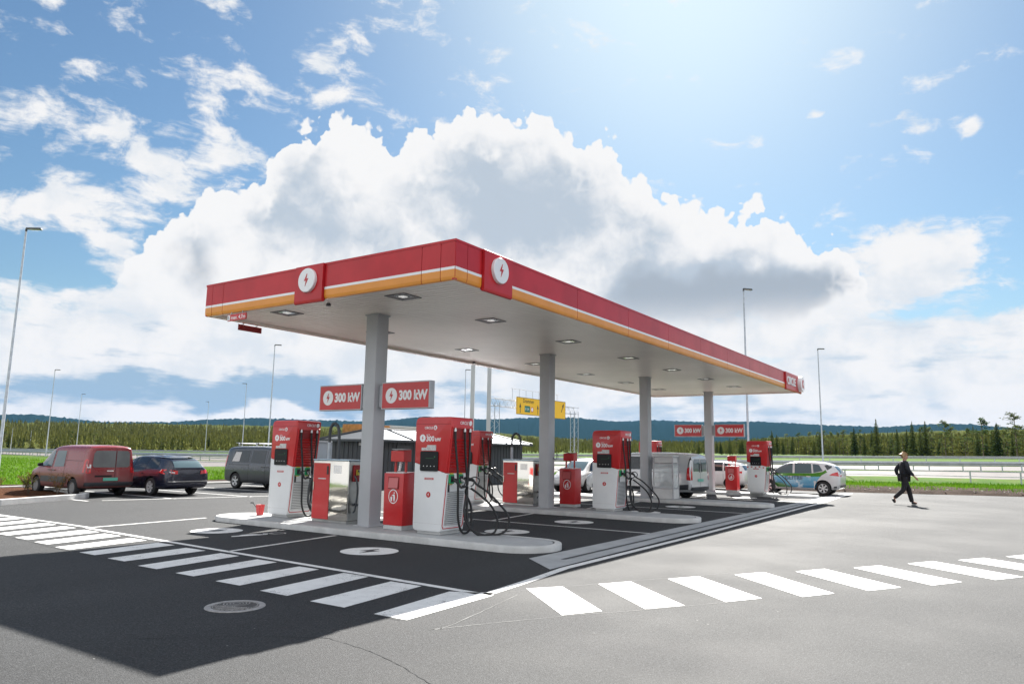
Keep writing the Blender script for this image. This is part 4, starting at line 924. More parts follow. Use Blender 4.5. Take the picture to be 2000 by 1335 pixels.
    for k in range(17):
        z = .20 + k * .0395; a, b = -.265, .27
        m_.add([S(a, z, .002), S(b, z, .002), S(b, z + .022, .016), S(a, z + .022, .016), S(a, z + .025, .002), S(b, z + .025, .002)], [(0, 1, 2, 3), (3, 2, 5, 4), (0, 3, 4), (1, 5, 2)])
    m_.build('white_louvres', M['white'], r)
    m_ = MB(); m_.face([S(-.27, .195, .001), S(.275, .195, .001), S(.275, .87, .001), S(-.27, .87, .001)]); m_.build('vent_shadow', M['louvre_shade'], r, recalc=False)  # flat dark sheet: shade between the slats painted as colour
    m_ = MB()
    for k in range(11):
        z = 1.29 + k * .06; a, b = -.30, .30
        m_.add([S(a, z, .002), S(b, z, .002), S(b, z + .040, .026), S(a, z + .040, .026), S(a, z + .046, .002), S(b, z + .046, .002)], [(0, 1, 2, 3), (3, 2, 5, 4), (0, 3, 4), (1, 5, 2)])
    m_.build('red_louvres', M['red'], r)
    m_ = MB(); m_.add([S(-.31, 1.26, .001), S(.31, 1.26, .001), S(.31, 2.14, .001), S(-.31, 2.14, .001)], [(0, 1, 2, 3)]); m_.build('recess', M['red_dark'], r, recalc=False)
    m_ = MB(); m_.box((0, sidey(2.17) - .012, 2.168), (.68, .05, .035)); m_.box((-.325, sidey(1.7) - .006, 1.70), (.03, .04, .92), rx=math.atan(.225 / 2.31)); m_.box((.325, sidey(1.7) - .006, 1.70), (.03, .04, .92), rx=math.atan(.225 / 2.31)); m_.build('recess_frame', M['red'], r, bevel=.005)
    text('lettering', 'CIRCLE', .085, S(-.08, 2.24, .0015), (1, 0, 0), (0, -.097, 1), M['letter_white'], r, bold=.001)
    m_ = MB(); m_.face([S(.27 + a, 2.27 + b, .004) for a, b in circ(.052, 20)]); m_.build('logo_disc', M['letter_white'], r, recalc=False)
    m_ = MB(); m_.box((-.255, sidey(.96) - .006, .96), (.05, .02, .19)); m_.build('door_handle', M['black_plastic'], r, bevel=.006)
    for xx in (-.21, .09):
        m_ = MB(); m_.box((xx, sidey(1.13) - .02, 1.125), (.155, .05, .185)); sk = m_.build('socket', M['green'], r, bevel=.012)
        m_ = MB(); m_.box((xx, sidey(1.13) - .048, 1.125), (.10, .02, .12)); m_.build('socket_opening', M['black_plastic'], sk)
        m_ = MB(); m_.box((xx, sidey(1.23) - .012, 1.232), (.10, .02, .022)); m_.box((xx, sidey(1.02) - .012, 1.022), (.10, .02, .022)); m_.build('yellow_tabs', M['yellow_tab'], sk)
    for xx in (-.26, .06, .245):
        m_ = MB(); m_.lathe([(.026, 0), (.026, .035), (.018, .06), (.018, .075)], (xx, sidey(2.1) - .035, 2.085), 12); m_.build('cable_gland', M['white_gloss'], r, smooth=40)
    def gun(px, py, pz, dx, dz, mt):
        # pistol connector: body, grip ring and lead-out
        m2 = MB(); m2.tube(crom([(px, py + .05, pz), (px, py - .06, pz - .01), (px + .05 * dx, py - .13, pz - .06 + dz), (px + .09 * dx, py - .20, pz - .15 + dz)], 4), [.042] * 5 + [.034] * 4 + [.024] * 4, 10)
        g = m2.build('connector', mt, r, smooth=40, recalc=True); m2 = MB()
        m2.tube(crom([(px + .01, py - .09, pz + .015), (px + .08, py - .16, pz + .04), (px + .14, py - .22, pz - .01), (px + .12, py - .21, pz - .10), (px + .08, py - .18, pz - .12)], 5), .013, 8); m2.build('grip', M['black_plastic'], g, smooth=40)
    def cable(P, rad=.0235): m2 = MB(); m2.tube(crom(P, 9), rad, 8); m2.build('cable', M['black'], r, smooth=50)
    y1, y2 = sidey(2.1), sidey(1.13)
    gun(-.19, y2 - .04, 1.11, .2, 0, M['black_plastic']); gun(.10, y2 - .04, 1.10, .5, -.02, M['offwhite']); gun(.26, y2 - .06, 1.12, .9, .03, M['black_plastic'])
    cable([(-.26, y1 - .035, 2.12), (-.255, y1 - .05, 1.8), (-.22, y1 - .09, 1.3), (-.20, y1 - .10, .8), (-.18, y1 - .10, .35), (-.08, y1 - .11, .10), (.05, y1 - .12, .045), (.17, y1 - .14, .12), (.22, y1 - .14, .35), (.20, y1 - .12, .6), (.05, y1 - .10, .85), (-.05, y2 - .30, .98), (-.17, y2 - .24, .96)])
    cable([(.06, y1 - .035, 2.12), (.07, y1 - .05, 1.7), (.10, y1 - .08, 1.2), (.11, y1 - .10, .8), (.06, y1 - .14, .45), (.06, y1 - .20, .2), (.16, y1 - .34, .03), (.30, y1 - .48, .02), (.46, y1 - .56, .07), (.52, y1 - .58, .30), (.44, y1 - .48, .58), (.28, y1 - .30, .80), (.15, y2 - .25, .94)])
    cable([(.245, y1 - .035, 2.12), (.22, y1 - .05, 1.7), (.15, y1 - .08, 1.2), (.08, y1 - .10, .8), (-.02, y1 - .13, .45), (.05, y1 - .22, .16), (.25, y1 - .42, .02), (.50, y1 - .62, .02), (.66, y1 - .72, .12), (.70, y1 - .74, .35), (.62, y1 - .60, .58), (.46, y1 - .36, .86), (.36, y2 - .26, 1.00)])
    return r
ch = charger()
CG = 'red and white fast chargers on the islands'
places = [(12.05, 9.90, 'nearest red and white charger with looping black cables, right end of the nearest island'),
          (12.46, 15.08, 'red and white charger at the left end of the nearest island beside the bucket'),
          (20.26, 10.02, 'red and white charger at the right end of the second island'),
          (20.05, 15.05, 'red and white charger partly hidden behind the nearest charger'),
          (34.42, 9.48, 'charger with red and white tape across it on the farthest island'),
          (35.3, 15.2, 'charger on the farthest island of which only the red top shows above the white van')]
CH = []
for k, (x, y, lb) in enumerate(places):
    o = ch if k == 0 else copy_tree(ch); o.location = (x, y, .12); tag(o, lb, 'charger', CG); CH.append(o)
mb = MB(); rr = random.Random(3)
for k in range(9): mb.box((-.385 - .001 * (k % 2), .33 - .088 * k, 1.20 + .02 * math.sin(k * 1.3)), (.006, .06, .05), rx=rr.uniform(-.4, .4), mi=k % 2)
mb.build('barrier_tape', [M['red'], M['letter_white']], CH[4])

# ------------------------------------------------------------------ compressor-style steel cabinets with hoses (pumps)
def pump():
    r = empty('fuel_pump', (0, 0, 0)); hy, hx, h = .60, .24, 1.42
    m_ = MB(); m_.bb(-hx + .02, hx - .02, -hy + .02, hy - .02, .003, .05); m_.build('plinth', M['steel_dark'], r)
    m_ = MB(); m_.bb(-hx, hx, -hy, hy, .05, h); m_.build('cabinet', M['steel'], r, bevel=.02, seg=3, smooth=40)
    m_ = MB(); m_.bb(-hx + .01, hx + .05, -hy - .012, -hy - .001, .07, h - .02); m_.build('end_panel', M['steel_dark'], r, bevel=.004)
    m_ = MB(); m_.bb(-hx - .01, hx + .03, -hy - .01, hy + .01, h + .001, h + .03); m_.build('top_cover', pmat('blue_reflection_top', (.42, .52, .62), .2, metal=.6) if 'bt' not in M else M['bt'], r, bevel=.006)  # bluish reflection painted into the cover's colour
    m_ = MB(); m_.bb(-hx - .012, -hx - .001, .02, hy - .03, .07, h - .06); d = m_.build('red_door', M['red'], r, bevel=.004)
    m_ = MB(); m_.bb(-hx - .03, -hx - .0125, hy - .075, hy - .055, .72, .92); m_.build('door_handle', M['chrome'], d)
    m_ = MB(); m_.bb(-hx - .02, -hx - .0125, .05, .11, 1.10, 1.29); m_.build('card_reader', M['black_plastic'], d)
    m_ = MB(); m_.bb(-hx - .015, -hx - .0125, .13, .40, .985, 1.01); m_.build('notice_strip', M['label_grey'], d)
    m_ = MB()
    for k in range(5):
        for j in range(6): m_.bb(-hx - .004, -hx - .0005, -.10 - .055 * k - .04, -.10 - .055 * k, 1.13 + .032 * j, 1.155 + .032 * j)
    m_.build('vent', M['letter_white'], r)
    m_ = MB(); m_.bb(-hx + .12, hx - .05, -hy - .06, -hy - .013, .95, 1.33); m_.build('nozzle_holder', M['red_dark'], r, bevel=.01)
    m_ = MB(); m_.bb(-hx + .18, hx - .11, -hy - .075, -hy - .061, 1.10, 1.22); m_.build('holder_label', M['yellow_tab'], r)
    m_ = MB(); m_.tube([(.13, .50, h), (.13, .50, 1.85)], .045, 12); m_.build('hose_mast', M['galv'], r, smooth=50)
    m_ = MB(); P = crom([(.13, .50, 1.82), (.13, .49, 2.12), (.12, .42, 2.26), (.10, .30, 2.30), (.08, .16, 2.20), (.07, .10, 1.95), (.06, .08, 1.46)], 12); m_.tube(P, [.034 + .007 * (k % 2) for k in range(len(P))], 9); m_.build('spring_hose', M['hose'], r, smooth=40)
    m_ = MB(); m_.tube(crom([(-.1, hy + .01, 1.15), (-.12, hy + .17, 1.0), (-.14, hy + .25, .7), (-.12, hy + .22, .42), (-.06, hy + .06, .22), (-.02, hy + .01, .2)], 8), .021, 8); m_.build('hose', M['hose'], r, smooth=50)
    m_ = MB(); m_.tube(crom([(0, -hy - .02, 1.20), (0, -hy - .16, 1.16), (0, -hy - .26, .95), (0, -hy - .27, .7), (0, -hy - .2, .5), (0, -hy - .08, .42), (0, -hy - .015, .45)], 8), .023, 8); m_.build('hose', M['hose'], r, smooth=50)
    m_ = MB(); m_.tube(crom([(-.1, -hy - .02, 1.1), (-.1, -hy - .12, 1.0), (-.1, -hy - .17, .75), (-.1, -hy - .12, .35), (-.1, -hy - .06, .25)], 8), .02, 8); m_.build('hose', M['hose'], r, smooth=50)
    return r
M['hose'] = pmat('grey_hose', (.05, .056, .062), .4)
pu = pump(); PU = [(12.27, 13.18, 'steel and red pump cabinet with spring hose on the nearest island'), (20.3, 13.2, 'steel and red pump cabinet with arched hose on the second island')]
for k, (x, y, lb) in enumerate(PU):
    o = pu if k == 0 else copy_tree(pu); o.location = (x, y, .122); tag(o, lb, 'pump', 'steel pump cabinets')
# the third island: clear weathered cabinet
def cabinet(x, y):
    r = empty('display_cabinet', (x, y, .122), 0, 'empty clear-walled metal cabinet on the third island beside the column', 'cabinet')
    hx, hy, h = .30, .40, 1.62
    m_ = MB()
    for a in (-1, 1):
        for b in (-1, 1): m_.box((a * hx, b * hy, h / 2), (.035, .035, h))
    for z in (.40, h - .28, h - .02):
        for a in (-1, 1): m_.box((a * hx, 0, z), (.02, 2 * hy - .04, .03)); m_.box((0, a * hy, z), (2 * hx - .04, .02, .03))
    m_.build('frame', M['galv_light'], r)
    m_ = MB(); m_.bb(-hx - .005, hx + .005, -hy - .005, hy + .005, .002, .38); m_.build('base_box', M['offwhite'], r, bevel=.01)
    m_ = MB(); m_.bb(-hx - .02, hx + .02, -hy - .02, hy + .02, h, h + .05); m_.bb(-hx + .02, hx - .02, -hy + .02, hy - .02, h - .25, h - .04); m_.build('head_box', M['offwhite'], r, bevel=.01)
    m_ = MB(); m_.bb(-hx - .004, -hx + .004, -hy + .03, hy - .03, .42, h - .30); m_.bb(-hx + .03, hx - .03, -hy - .004, -hy + .004, .42, h - .30); m_.build('clear_panel', M['clear'], r)
    m_ = MB()
    for k in range(4): m_.bb(-hx + .03, hx - .03, -hy + .03, hy - .03, .60 + .19 * k, .612 + .19 * k)
    m_.build('shelves', M['label_grey'], r)
gm = bpy.data.materials.new('clear_acrylic'); gm.use_nodes = True; t_ = NT(gm.node_tree); gb = t_.n['Principled BSDF']; gb.inputs['Base Color'].default_value = (.80, .85, .86, 1); gb.inputs['Roughness'].default_value = .12; gb.inputs['Alpha'].default_value = .35; M['clear'] = gm
cabinet(27.50, 11.12)

# ------------------------------------------------------------------ bins with towel dispensers
def bin_():
    r = empty('litter_bin', (0, 0, 0)); hx, hy, h = .21, .275, 1.19
    m_ = MB(); m_.bb(-hx + .01, hx - .01, -hy + .01, hy - .01, .002, .09); m_.build('plinth', M['concrete'], r, bevel=.004)
    m_ = MB(); m_.rings([[(-hx, y_, .092) for y_ in (-hy, hy)] + [(hx, y_, .092) for y_ in (hy, -hy)], [(-hx, y_, h) for y_ in (-hy - .01, hy + .01)] + [(hx, y_, h + .03) for y_ in (hy + .01, -hy - .01)]]); b = m_.build('body', M['red'], r, bevel=.012, seg=2, smooth=40)
    m_ = MB(); m_.bb(-hx + .02, hx - .12, -hy + .02, hy - .02, h + .002, h + .022); m_.build('lid', M['label_grey'], r)
    m_ = MB(); m_.bb(-hx - .006, -hx + .0, -.16, .16, .86, 1.12); m_.build('opening_frame', M['red_dark'], r, bevel=.003)
    m_ = MB(); m_.box((-hx - .018, 0, .985), (.008, .27, .22), ry=.10); m_.build('flap', M['red_light'], r, bevel=.003)
    # round litter symbol
    x = -hx - .003; m_ = MB(); m_.rings([[(x, a, .70 + b_) for a, b_ in circ(rr, 36, ry=rr * 1.12)] for rr in (.135, .118)], cap0=False, cap1=False); s = m_.build('litter_symbol', M['letter_white'], r, recalc=False)
    m_ = MB(); m_.face([(x - .002, -.03 + a, .775 + b_) for a, b_ in circ(.016, 12)])
    for P in ([(.0, .745), (-.045, .745), (-.055, .68), (-.012, .675)], [(-.012, .675), (-.055, .68), (-.055, .60), (-.04, .60), (-.033, .66), (-.022, .60), (-.008, .60)], [(.0, .745), (.045, .715), (.04, .702), (-.01, .725)], [(.075, .69), (.02, .69), (.03, .60), (.066, .60)]): m_.face([(x - .002, a, b_) for a, b_ in P])
    m_.build('figure', M['letter_white'], s, recalc=False)
    m_ = MB(); m_.bb(-.02, .02, -.17, -.13, h + .0, 1.45); m_.bb(-.02, .02, .13, .17, h + .0, 1.45); m_.build('dispenser_post', M['red'], r)
    m_ = MB(); m_.rings([[(-.13, y_, 1.44) for y_ in (-.19, .19)] + [(.12, y_, 1.44) for y_ in (.19, -.19)], [(-.13, y_, 1.67) for y_ in (-.19, .19)] + [(.12, y_, 1.70) for y_ in (.19, -.19)]]); d = m_.build('towel_dispenser', M['red'], r, bevel=.008)
    m_ = MB(); m_.bb(-.12, .11, -.175, .175, 1.704, 1.712); m_.build('dispenser_top', M['offwhite'], d)
    m_ = MB(); m_.tube(crom([(-.02, -.02, 1.44), (-.05, -.03, 1.37), (-.03, .0, 1.30), (-.04, .01, 1.24)], 5), [.02 + .008 * (k % 3) for k in range(16)], 6); m_.build('paper_towel', M['letter_white'], r)
    return r
M['red_light'] = pmat('pale_red_flap', (.52, .10, .10), .35, coat=.4)
bn = bin_()
for k, (x, y, lb) in enumerate([(12.08, 11.02, 'red litter bin with towel dispenser right of the nearest column'), (20.72, 11.62, 'red litter bin with towel dispenser right of the second column'), (35.0, 10.82, 'red litter bin with towel dispenser right of the farthest column')]):
    o = bn if k == 0 else copy_tree(bn); o.location = (x, y, .122); tag(o, lb, 'litter bin', 'red litter bins on the islands')
# bucket with squeegee
bk = empty('bucket', (12.15, 15.82, .122), 0, 'small red bucket with a black squeegee handle on the left end of the nearest island', 'bucket')
mb = MB(); mb.rings([[(a, b, z) for a, b in circ(r_, 4)] for r_, z in ((.10, 0), (.14, .30), (.15, .31), (.13, .31), (.10, .03))], cap1=True); mb.v = [(a * .72 + b * .72, -a * .72 + b * .72, z) for a, b, z in mb.v]; mb.build('pail', M['red'], bk, bevel=.008)
mb = MB(); mb.tube([(0, 0, .08), (-.12, .20, .34)], .011, 8); mb.box((-.14, .235, .36), (.03, .10, .03), .5); mb.build('squeegee', M['black_plastic'], bk); bk.scale = (.8, .8, .85)
# wire hook on the second column
mb = MB(); mb.tube(crom([(20.08, 11.815, 2.02), (20.12, 11.80, 1.98), (20.14, 11.79, 1.80), (20.10, 11.78, 1.62), (20.0, 11.78, 1.60), (19.92, 11.79, 1.66)], 6), .009, 6); mb.tube(crom([(20.14, 11.79, 1.80), (20.2, 11.78, 1.72), (20.22, 11.79, 1.62)], 5), .009, 6)
tag(mb.build('wire_loop', M['black']), 'loose black wire loop hanging on the second column', 'wire')

# ------------------------------------------------------------------ vehicles
def apply_obj(o):
    dg = bpy.context.evaluated_depsgraph_get(); me = bpy.data.meshes.new_from_object(o.evaluated_get(dg)); old = o.data; o.modifiers.clear(); o.data = me; bpy.data.meshes.remove(old)
M['glass'] = pmat('tinted_glass', (.014, .020, .026), .04, spec=.5, coat=.15)
M['glass_light'] = pmat('light_glass', (.085, .125, .14), .05, spec=.5, coat=.2)
M['dusty_glass'] = pmat('dusty_rear_glass', (.13, .14, .14), .35, var=.15, vscale=2)
M['lamp_red'] = pmat('tail_lamp_red', (.50, .01, .012), .12, coat=.7)
M['lamp_clear'] = pmat('lamp_clear', (.6, .6, .6), .12, coat=.6)
M['plate'] = pmat('plate_white', (.62, .62, .62), .4); M['plate_green'] = pmat('plate_green', (.10, .42, .32), .35)
M['steel_rim'] = pmat('steel_rim', (.20, .20, .20), .5, var=.2)
M['wheel_well'] = pmat('wheel_well', (.008, .008, .009), .9)
M['bumper_grey'] = pmat('bumper_plastic', (.045, .048, .055), .45, var=.1)
def car_mat(name, c, dirt=None, rough=.25, metal=.0):
    m_ = bpy.data.materials.new(name); m_.use_nodes = True; t = NT(m_.node_tree); b = t.n['Principled BSDF']; b.inputs['Metallic'].default_value = metal; b.inputs['Coat Weight'].default_value = .6; b.inputs['Coat Roughness'].default_value = .06
    b.inputs['Roughness'].default_value = rough; co = t.new('ShaderNodeTexCoord').outputs['Object']
    if dirt:
        z = t.sep(co)[2]; f = t.m('ADD', t.ss(z, 1.1, .3, 0, .75), t.m('MULTIPLY', t.m('SUBTRACT', t.noise(co, 3, 5, .65), .5), .7), clamp=True)
        t.put(b.inputs['Base Color'], t.mix(f, c, dirt)); t.put(b.inputs['Coat Weight'], t.m('SUBTRACT', .6, t.m('MULTIPLY', f, .6), clamp=True)); t.put(b.inputs['Roughness'], t.m('ADD', rough, t.m('MULTIPLY', f, .35)))
    else: b.inputs['Base Color'].default_value = (*c, 1)
    return m_
def wheel(parent, x, y, r, side, w=.21, spokes=5, rim='rim', steel=False):
    root = empty('wheel', (x, y, r)); root.parent = parent; s = side
    m_ = MB(); m_.lathe([(r * .66, -w * .5), (r * .90, -w * .5), (r, -w * .34), (r, w * .34), (r * .90, w * .5), (r * .66, w * .5)], (0, 0, 0), 28, 'Y', cap=False); m_.build('tyre', M['tyre'], root, smooth=40)
    m_ = MB(); yo = s * w * .42; rr = r * .67
    m_.lathe([(rr, -w * .3), (rr, s * w * .46), (rr * .93, s * w * .46), (rr * .88, s * w * .18)], (0, 0, 0), 28, 'Y', cap=False); m_.lathe([(rr * .9, s * w * .15), (.0, s * w * .16)], (0, 0, 0), 20, 'Y', mi=1, cap=False)
    m_.lathe([(.05 * r / .3, s * w * .16), (.05 * r / .3, s * w * .40), (0.0, s * w * .42)], (0, 0, 0), 12, 'Y', cap=False)
    for k in range(spokes):
        a = 2 * math.pi * k / spokes + .3
        for da in ((-.13, .13) if not steel else (0,)):
            c, sn = math.cos(a + da), math.sin(a + da); u = Vector((c, 0, sn)); v = Vector((-sn, 0, c)) * (.020 if not steel else .05)
            p0 = Vector((math.cos(a) * .045, 0, math.sin(a) * .045)) ; p1 = u * rr * .93; y0 = Vector((0, s * w * .38, 0)); y1 = Vector((0, s * w * .42, 0)); th = Vector((0, -s * .03, 0))
            m_.rings([[p0 + y0 - v, p0 + y0 + v, p0 + y0 + v + th, p0 + y0 - v + th], [p1 + y1 - v, p1 + y1 + v, p1 + y1 + v + th, p1 + y1 - v + th]])
    m_.build('rim', [M[rim], M['wheel_well']], root, smooth=35)
def vehicle(sp, loc, rz, label, cat='car'):
    root = empty(sp['name'], loc, rz, label, cat); paint = sp['paint']
    rs = []
    for (x, zb, zbelt, zt, wb, wt) in sp['st']:
        zm = zb + .42 * (zbelt - zb); cr = sp.get('crown', .03)
        half = [(wb * .0, zb), (wb * .55, zb), (wb * .90, zb + .01), (wb * .975, zb + .07), (wb, zm), (wb * .992, zbelt - .10), (wb * .965, zbelt), (wt + (wb * .955 - wt) * .50, zbelt + (zt - zbelt) * .5), (wt, zbelt + (zt - zbelt) * .88), (wt * .93, zt - (zt - zbelt) * .02), (wt * .55, zt + cr * .7), (0, zt + cr)]
        rs.append([(x, y, z) for y, z in half] + [(x, -y, z) for y, z in half[-2:0:-1]])
    mb_ = MB(); mb_.rings(rs); body = mb_.build('body', [paint, M['wheel_well']], root, smooth=None)
    for p_ in body.data.polygons: p_.use_smooth = True
    sb = body.modifiers.new('s', 'SUBSURF'); sb.levels = sb.render_levels = 2; apply_obj(body)
    R = sp['wr']; ar = R * 1.16
    for wx in sp['wx']:
        for s in (-1, 1):
            c = MB(); c.lathe([(ar, -.20), (ar, .34)] if s > 0 else [(ar, -.34), (ar, .20)], (wx, s * sp['hw'], R + .02), 36, 'Y', mi=1); co = c.build('cutter', [paint, M['wheel_well']])
            co.parent = root
            bo = body.modifiers.new('b', 'BOOLEAN'); bo.operation = 'DIFFERENCE'; bo.object = co; bo.solver = 'EXACT'; bpy.context.view_layer.update(); apply_obj(body); bpy.data.objects.remove(co)
    smooth_mesh(body.data, 38)
    bm = bmesh.new(); bm.from_mesh(body.data); bvh = BVHTree.FromBMesh(bm); bm.free()
    def proj(mode, poly, offv, name, mat, step=.10, parent=None, thick=0):
        # drape a flat outline over the body: 'L','R' sides (x,z); 'B','F' ends (y,z); 'T' top (x,y)
        g = cut_poly(poly, step); vs = []
        for v in g.verts:
            a, b = v.co.x, v.co.y
            if mode in 'LR': s = 1 if mode == 'L' else -1; o, d = Vector((a, 3 * s, b)), Vector((0, -s, 0))
            elif mode == 'B': o, d = Vector((-6, a, b)), Vector((1, 0, 0))
            elif mode == 'F': o, d = Vector((6, a, b)), Vector((-1, 0, 0))
            else: o, d = Vector((a, b, 5)), Vector((0, 0, -1))
            h = bvh.ray_cast(o, d)
            if h[0] is None:
                h = bvh.find_nearest(Vector((a, 0, b)) if mode in 'LR' else Vector((0, a, b)) if mode in 'BF' else Vector((a, b, 1.5)))
            p = h[0]; n = h[1] if h[1].dot(d) < 0 else -h[1]
            if mode in 'LR' and abs(n.z) > .93: n = -d
            vs.append(p + n * offv * .5 - d * offv * .6)
        g.verts.index_update(); m2 = MB(); m2.add(vs, [tuple(v.index for v in f.verts) for f in g.faces]); g.free()
        ob = m2.build(name, mat, parent or root, recalc=False)
        for p_ in ob.data.polygons: p_.use_smooth = True
        return ob
    for s in ('L', 'R'):
        for i, poly in enumerate(sp['side_glass']): 
            if s in sp.get('glass_sides', 'LR'): proj(s, poly, .007, 'side_window', sp.get('side_mat', M['glass']))
        for poly, mt, nm, o_ in sp.get('side_patch', []): proj(s, poly, o_, nm, mt)
        for (a, b) in sp.get('seams', []):
            dx, dz = b[0] - a[0], b[1] - a[1]; L = math.hypot(dx, dz); nx, nz = -dz / L * .006, dx / L * .006
            proj(s, [(a[0] - nx, a[1] - nz), (b[0] - nx, b[1] - nz), (b[0] + nx, b[1] + nz), (a[0] + nx, a[1] + nz)], .003, 'door_seam', M['wheel_well'], .15)
        for hx_, hz_ in sp.get('handles', []): proj(s, [(hx_ - .10, hz_ - .018), (hx_ + .10, hz_ - .018), (hx_ + .10, hz_ + .018), (hx_ - .10, hz_ + .018)], .03, 'door_handle', sp.get('handle_mat', M['black_plastic']))
    for mode, poly, mt, nm, o_ in sp.get('ends', []): proj(mode, poly, o_, nm, mt)
    mx, my, mz = sp['mirror']
    for s in (-1, 1):
        m_ = MB(); m_.rings([[(mx + dx * k, s * (my + .11 + .0 * k) + s * dy * k, mz + dz * k) for dx, dy, dz in ((-.06, -.10, -.07), (-.06, .09, -.06), (-.06, .10, .05), (-.06, -.09, .07))] for k in (1,)] + [[(mx + .07, s * (my + .11) + s * dy * .6, mz + dz * .6) for dx, dy, dz in ((0, -.10, -.07), (0, .09, -.06), (0, .10, .05), (0, -.09, .07))]]); m_.tube([(mx + .02, s * (my - .05), mz - .06), (mx, s * (my + .06), mz - .03)], .02, 6); m_.build('wing_mirror', sp.get('mirror_mat', M['black_plastic']), root, bevel=.02, seg=2, smooth=50)
    for wx in sp['wx']:
        for s in (-1, 1): wheel(root, wx, s * (sp['hw'] - .115), R, s, spokes=sp.get('spokes', 5), rim=sp.get('rim', 'rim'), steel=sp.get('steel', False))
    for rr in sp.get('rails', []):
        x0, x1, y, z = rr
        for s in (-1, 1):
            m_ = MB(); m_.tube(crom([(x0, s * y, z - .04), (x0 + .12, s * y, z + .015), (x1 - .12, s * y, z + .015), (x1, s * y, z - .05)], 5), .014, 6); m_.build('roof_rail', M['chrome'], root, smooth=50)
    for x, y, z in sp.get('crossbars', []):
        m_ = MB(); m_.box((x, 0, z), (.07, 2 * y, .035)); [m_.box((x, s * y * .94, z - .05), (.08, .06, .09)) for s in (-1, 1)]; m_.build('roof_bar', M['galv_light'] if x < 9 else M['black'], root, bevel=.008)
    for (y, z0, z1, x) in sp.get('wipers', []):
        m_ = MB(); m_.tube([(x, y, z0), (x - .01, y * .8, z1)], .012, 5); m_.build('wiper', M['black'], root)
    if 'plate' in sp:
        x, z, mt = sp['plate']; m_ = MB(); m_.bb(x - .012, x, -.26, .26, z - .055, z + .055); pl_ = m_.build('number_plate', mt, root)
        if sp.get('plate_text'): text('lettering', sp['plate_text'], .085, (x - .0125, .21, z - .03), (0, -1, 0), (0, 0, 1), M['letter_black'], pl_, ext=.001, bold=.001)
    return root, proj
def arc(cx_, cz, r, a0, a1, n=10): return [(cx_ + r * math.cos(R_(a0 + (a1 - a0) * k / n)), cz + r * math.sin(R_(a0 + (a1 - a0) * k / n))) for k in range(n + 1)]
HY = math.pi / 2      # heading +Y
# --- red panel van (rear towards the camera's right)
red = car_mat('dusty_red_paint', (.22, .016, .020), (.13, .075, .070))
st = [(-2.19, .42, .95, 1.66, .78, .66), (-2.17, .33, .98, 1.74, .86, .72), (-2.05, .29, 1.0, 1.79, .90, .755), (-1.5, .27, 1.02, 1.80, .905, .76), (-.6, .25, 1.02, 1.80, .905, .76), (.15, .25, 1.01, 1.79, .905, .745), (.55, .25, 1.0, 1.73, .905, .72), (.95, .25, .99, 1.48, .905, .70), (1.30, .25, .98, 1.16, .90, .72), (1.45, .25, .95, 1.04, .89, .74), (1.85, .27, .88, .94, .86, .70), (2.10, .30, .78, .82, .78, .62), (2.19, .36, .66, .70, .62, .48)]
spec = dict(name='panel_van', st=st, paint=red, hw=.905, wr=.315, wx=(-1.36, 1.37), crown=.03, mirror=(.92, .90, 1.08),
    side_glass=[[(.28, 1.02), (1.12, 1.03), (.98, 1.20), (.68, 1.52), (.50, 1.60), (.30, 1.60)], [(-.62, 1.04), (.12, 1.02), (.16, 1.60), (-.55, 1.60)]], side_mat=M['glass_light'],
    side_patch=[([(-.95, .48), (.98, .48), (1.0, .68), (-.88, .68)], M['bumper_grey'], 'rubbing_strip', .02), ([(-2.16, .86), (-1.99, .86), (-1.98, 1.30), (-2.10, 1.34), (-2.16, 1.28)], M['lamp_red'], 'tail_light', .012), ],
    seams=[((.22, .35), (.22, 1.66)), ((-.70, .40), (-.66, 1.66)), ((1.10, .45), (1.16, 1.0)), ((-1.85, 1.26), (-.70, 1.26))], handles=[(.38, .90), (.05, .90)],
    ends=[('B', [(-.66, 1.10), (-.60, 1.04), (-.17, 1.04), (-.17, 1.62), (-.56, 1.62), (-.63, 1.52)], M['dusty_glass'], 'rear_window', .008), ('B', [(-.13, 1.04), (.60, 1.04), (.66, 1.10), (.63, 1.52), (.56, 1.62), (-.13, 1.62)], M['dusty_glass'], 'rear_window', .008),
          ('B', [(-.158, .45), (-.142, .45), (-.142, 1.70), (-.158, 1.70)], M['wheel_well'], 'door_gap', .003), ('B', [(-.84, .28), (.84, .28), (.86, .52), (-.86, .52)], M['bumper_grey'], 'rear_bumper', .05),
          ('B', [(.70, .84), (.84, .84), (.83, 1.30), (.72, 1.30)], M['lamp_red'], 'tail_light', .012), ('B', [(-.84, .84), (-.70, .84), (-.72, 1.30), (-.83, 1.30)], M['lamp_red'], 'tail_light', .012), ('B', [(.71, 1.02), (.82, 1.02), (.82, 1.14), (.71, 1.14)], M['lamp_clear'], 'tail_light_lens', .02),
          ('B', [(-.08, .90), (.16, .90), (.16, .93), (-.08, .93)], M['chrome'], 'tailgate_handle', .03), ('B', [(-.05, .70), (.55, .70), (.55, .76), (-.05, .76)], M['wheel_well'], 'plate_recess', .004),
          ('F', [(-.60, 1.08), (.60, 1.08), (.50, 1.60), (-.50, 1.60)], M['glass'], 'windscreen', .008)],
    plate=(-2.205, .62, M['plate_green']), spokes=8, rim='steel_rim', steel=True)
v, _ = vehicle(spec, (13.98, 28.86, 0), HY, 'dusty dark red small panel van seen from its rear left corner', 'van')
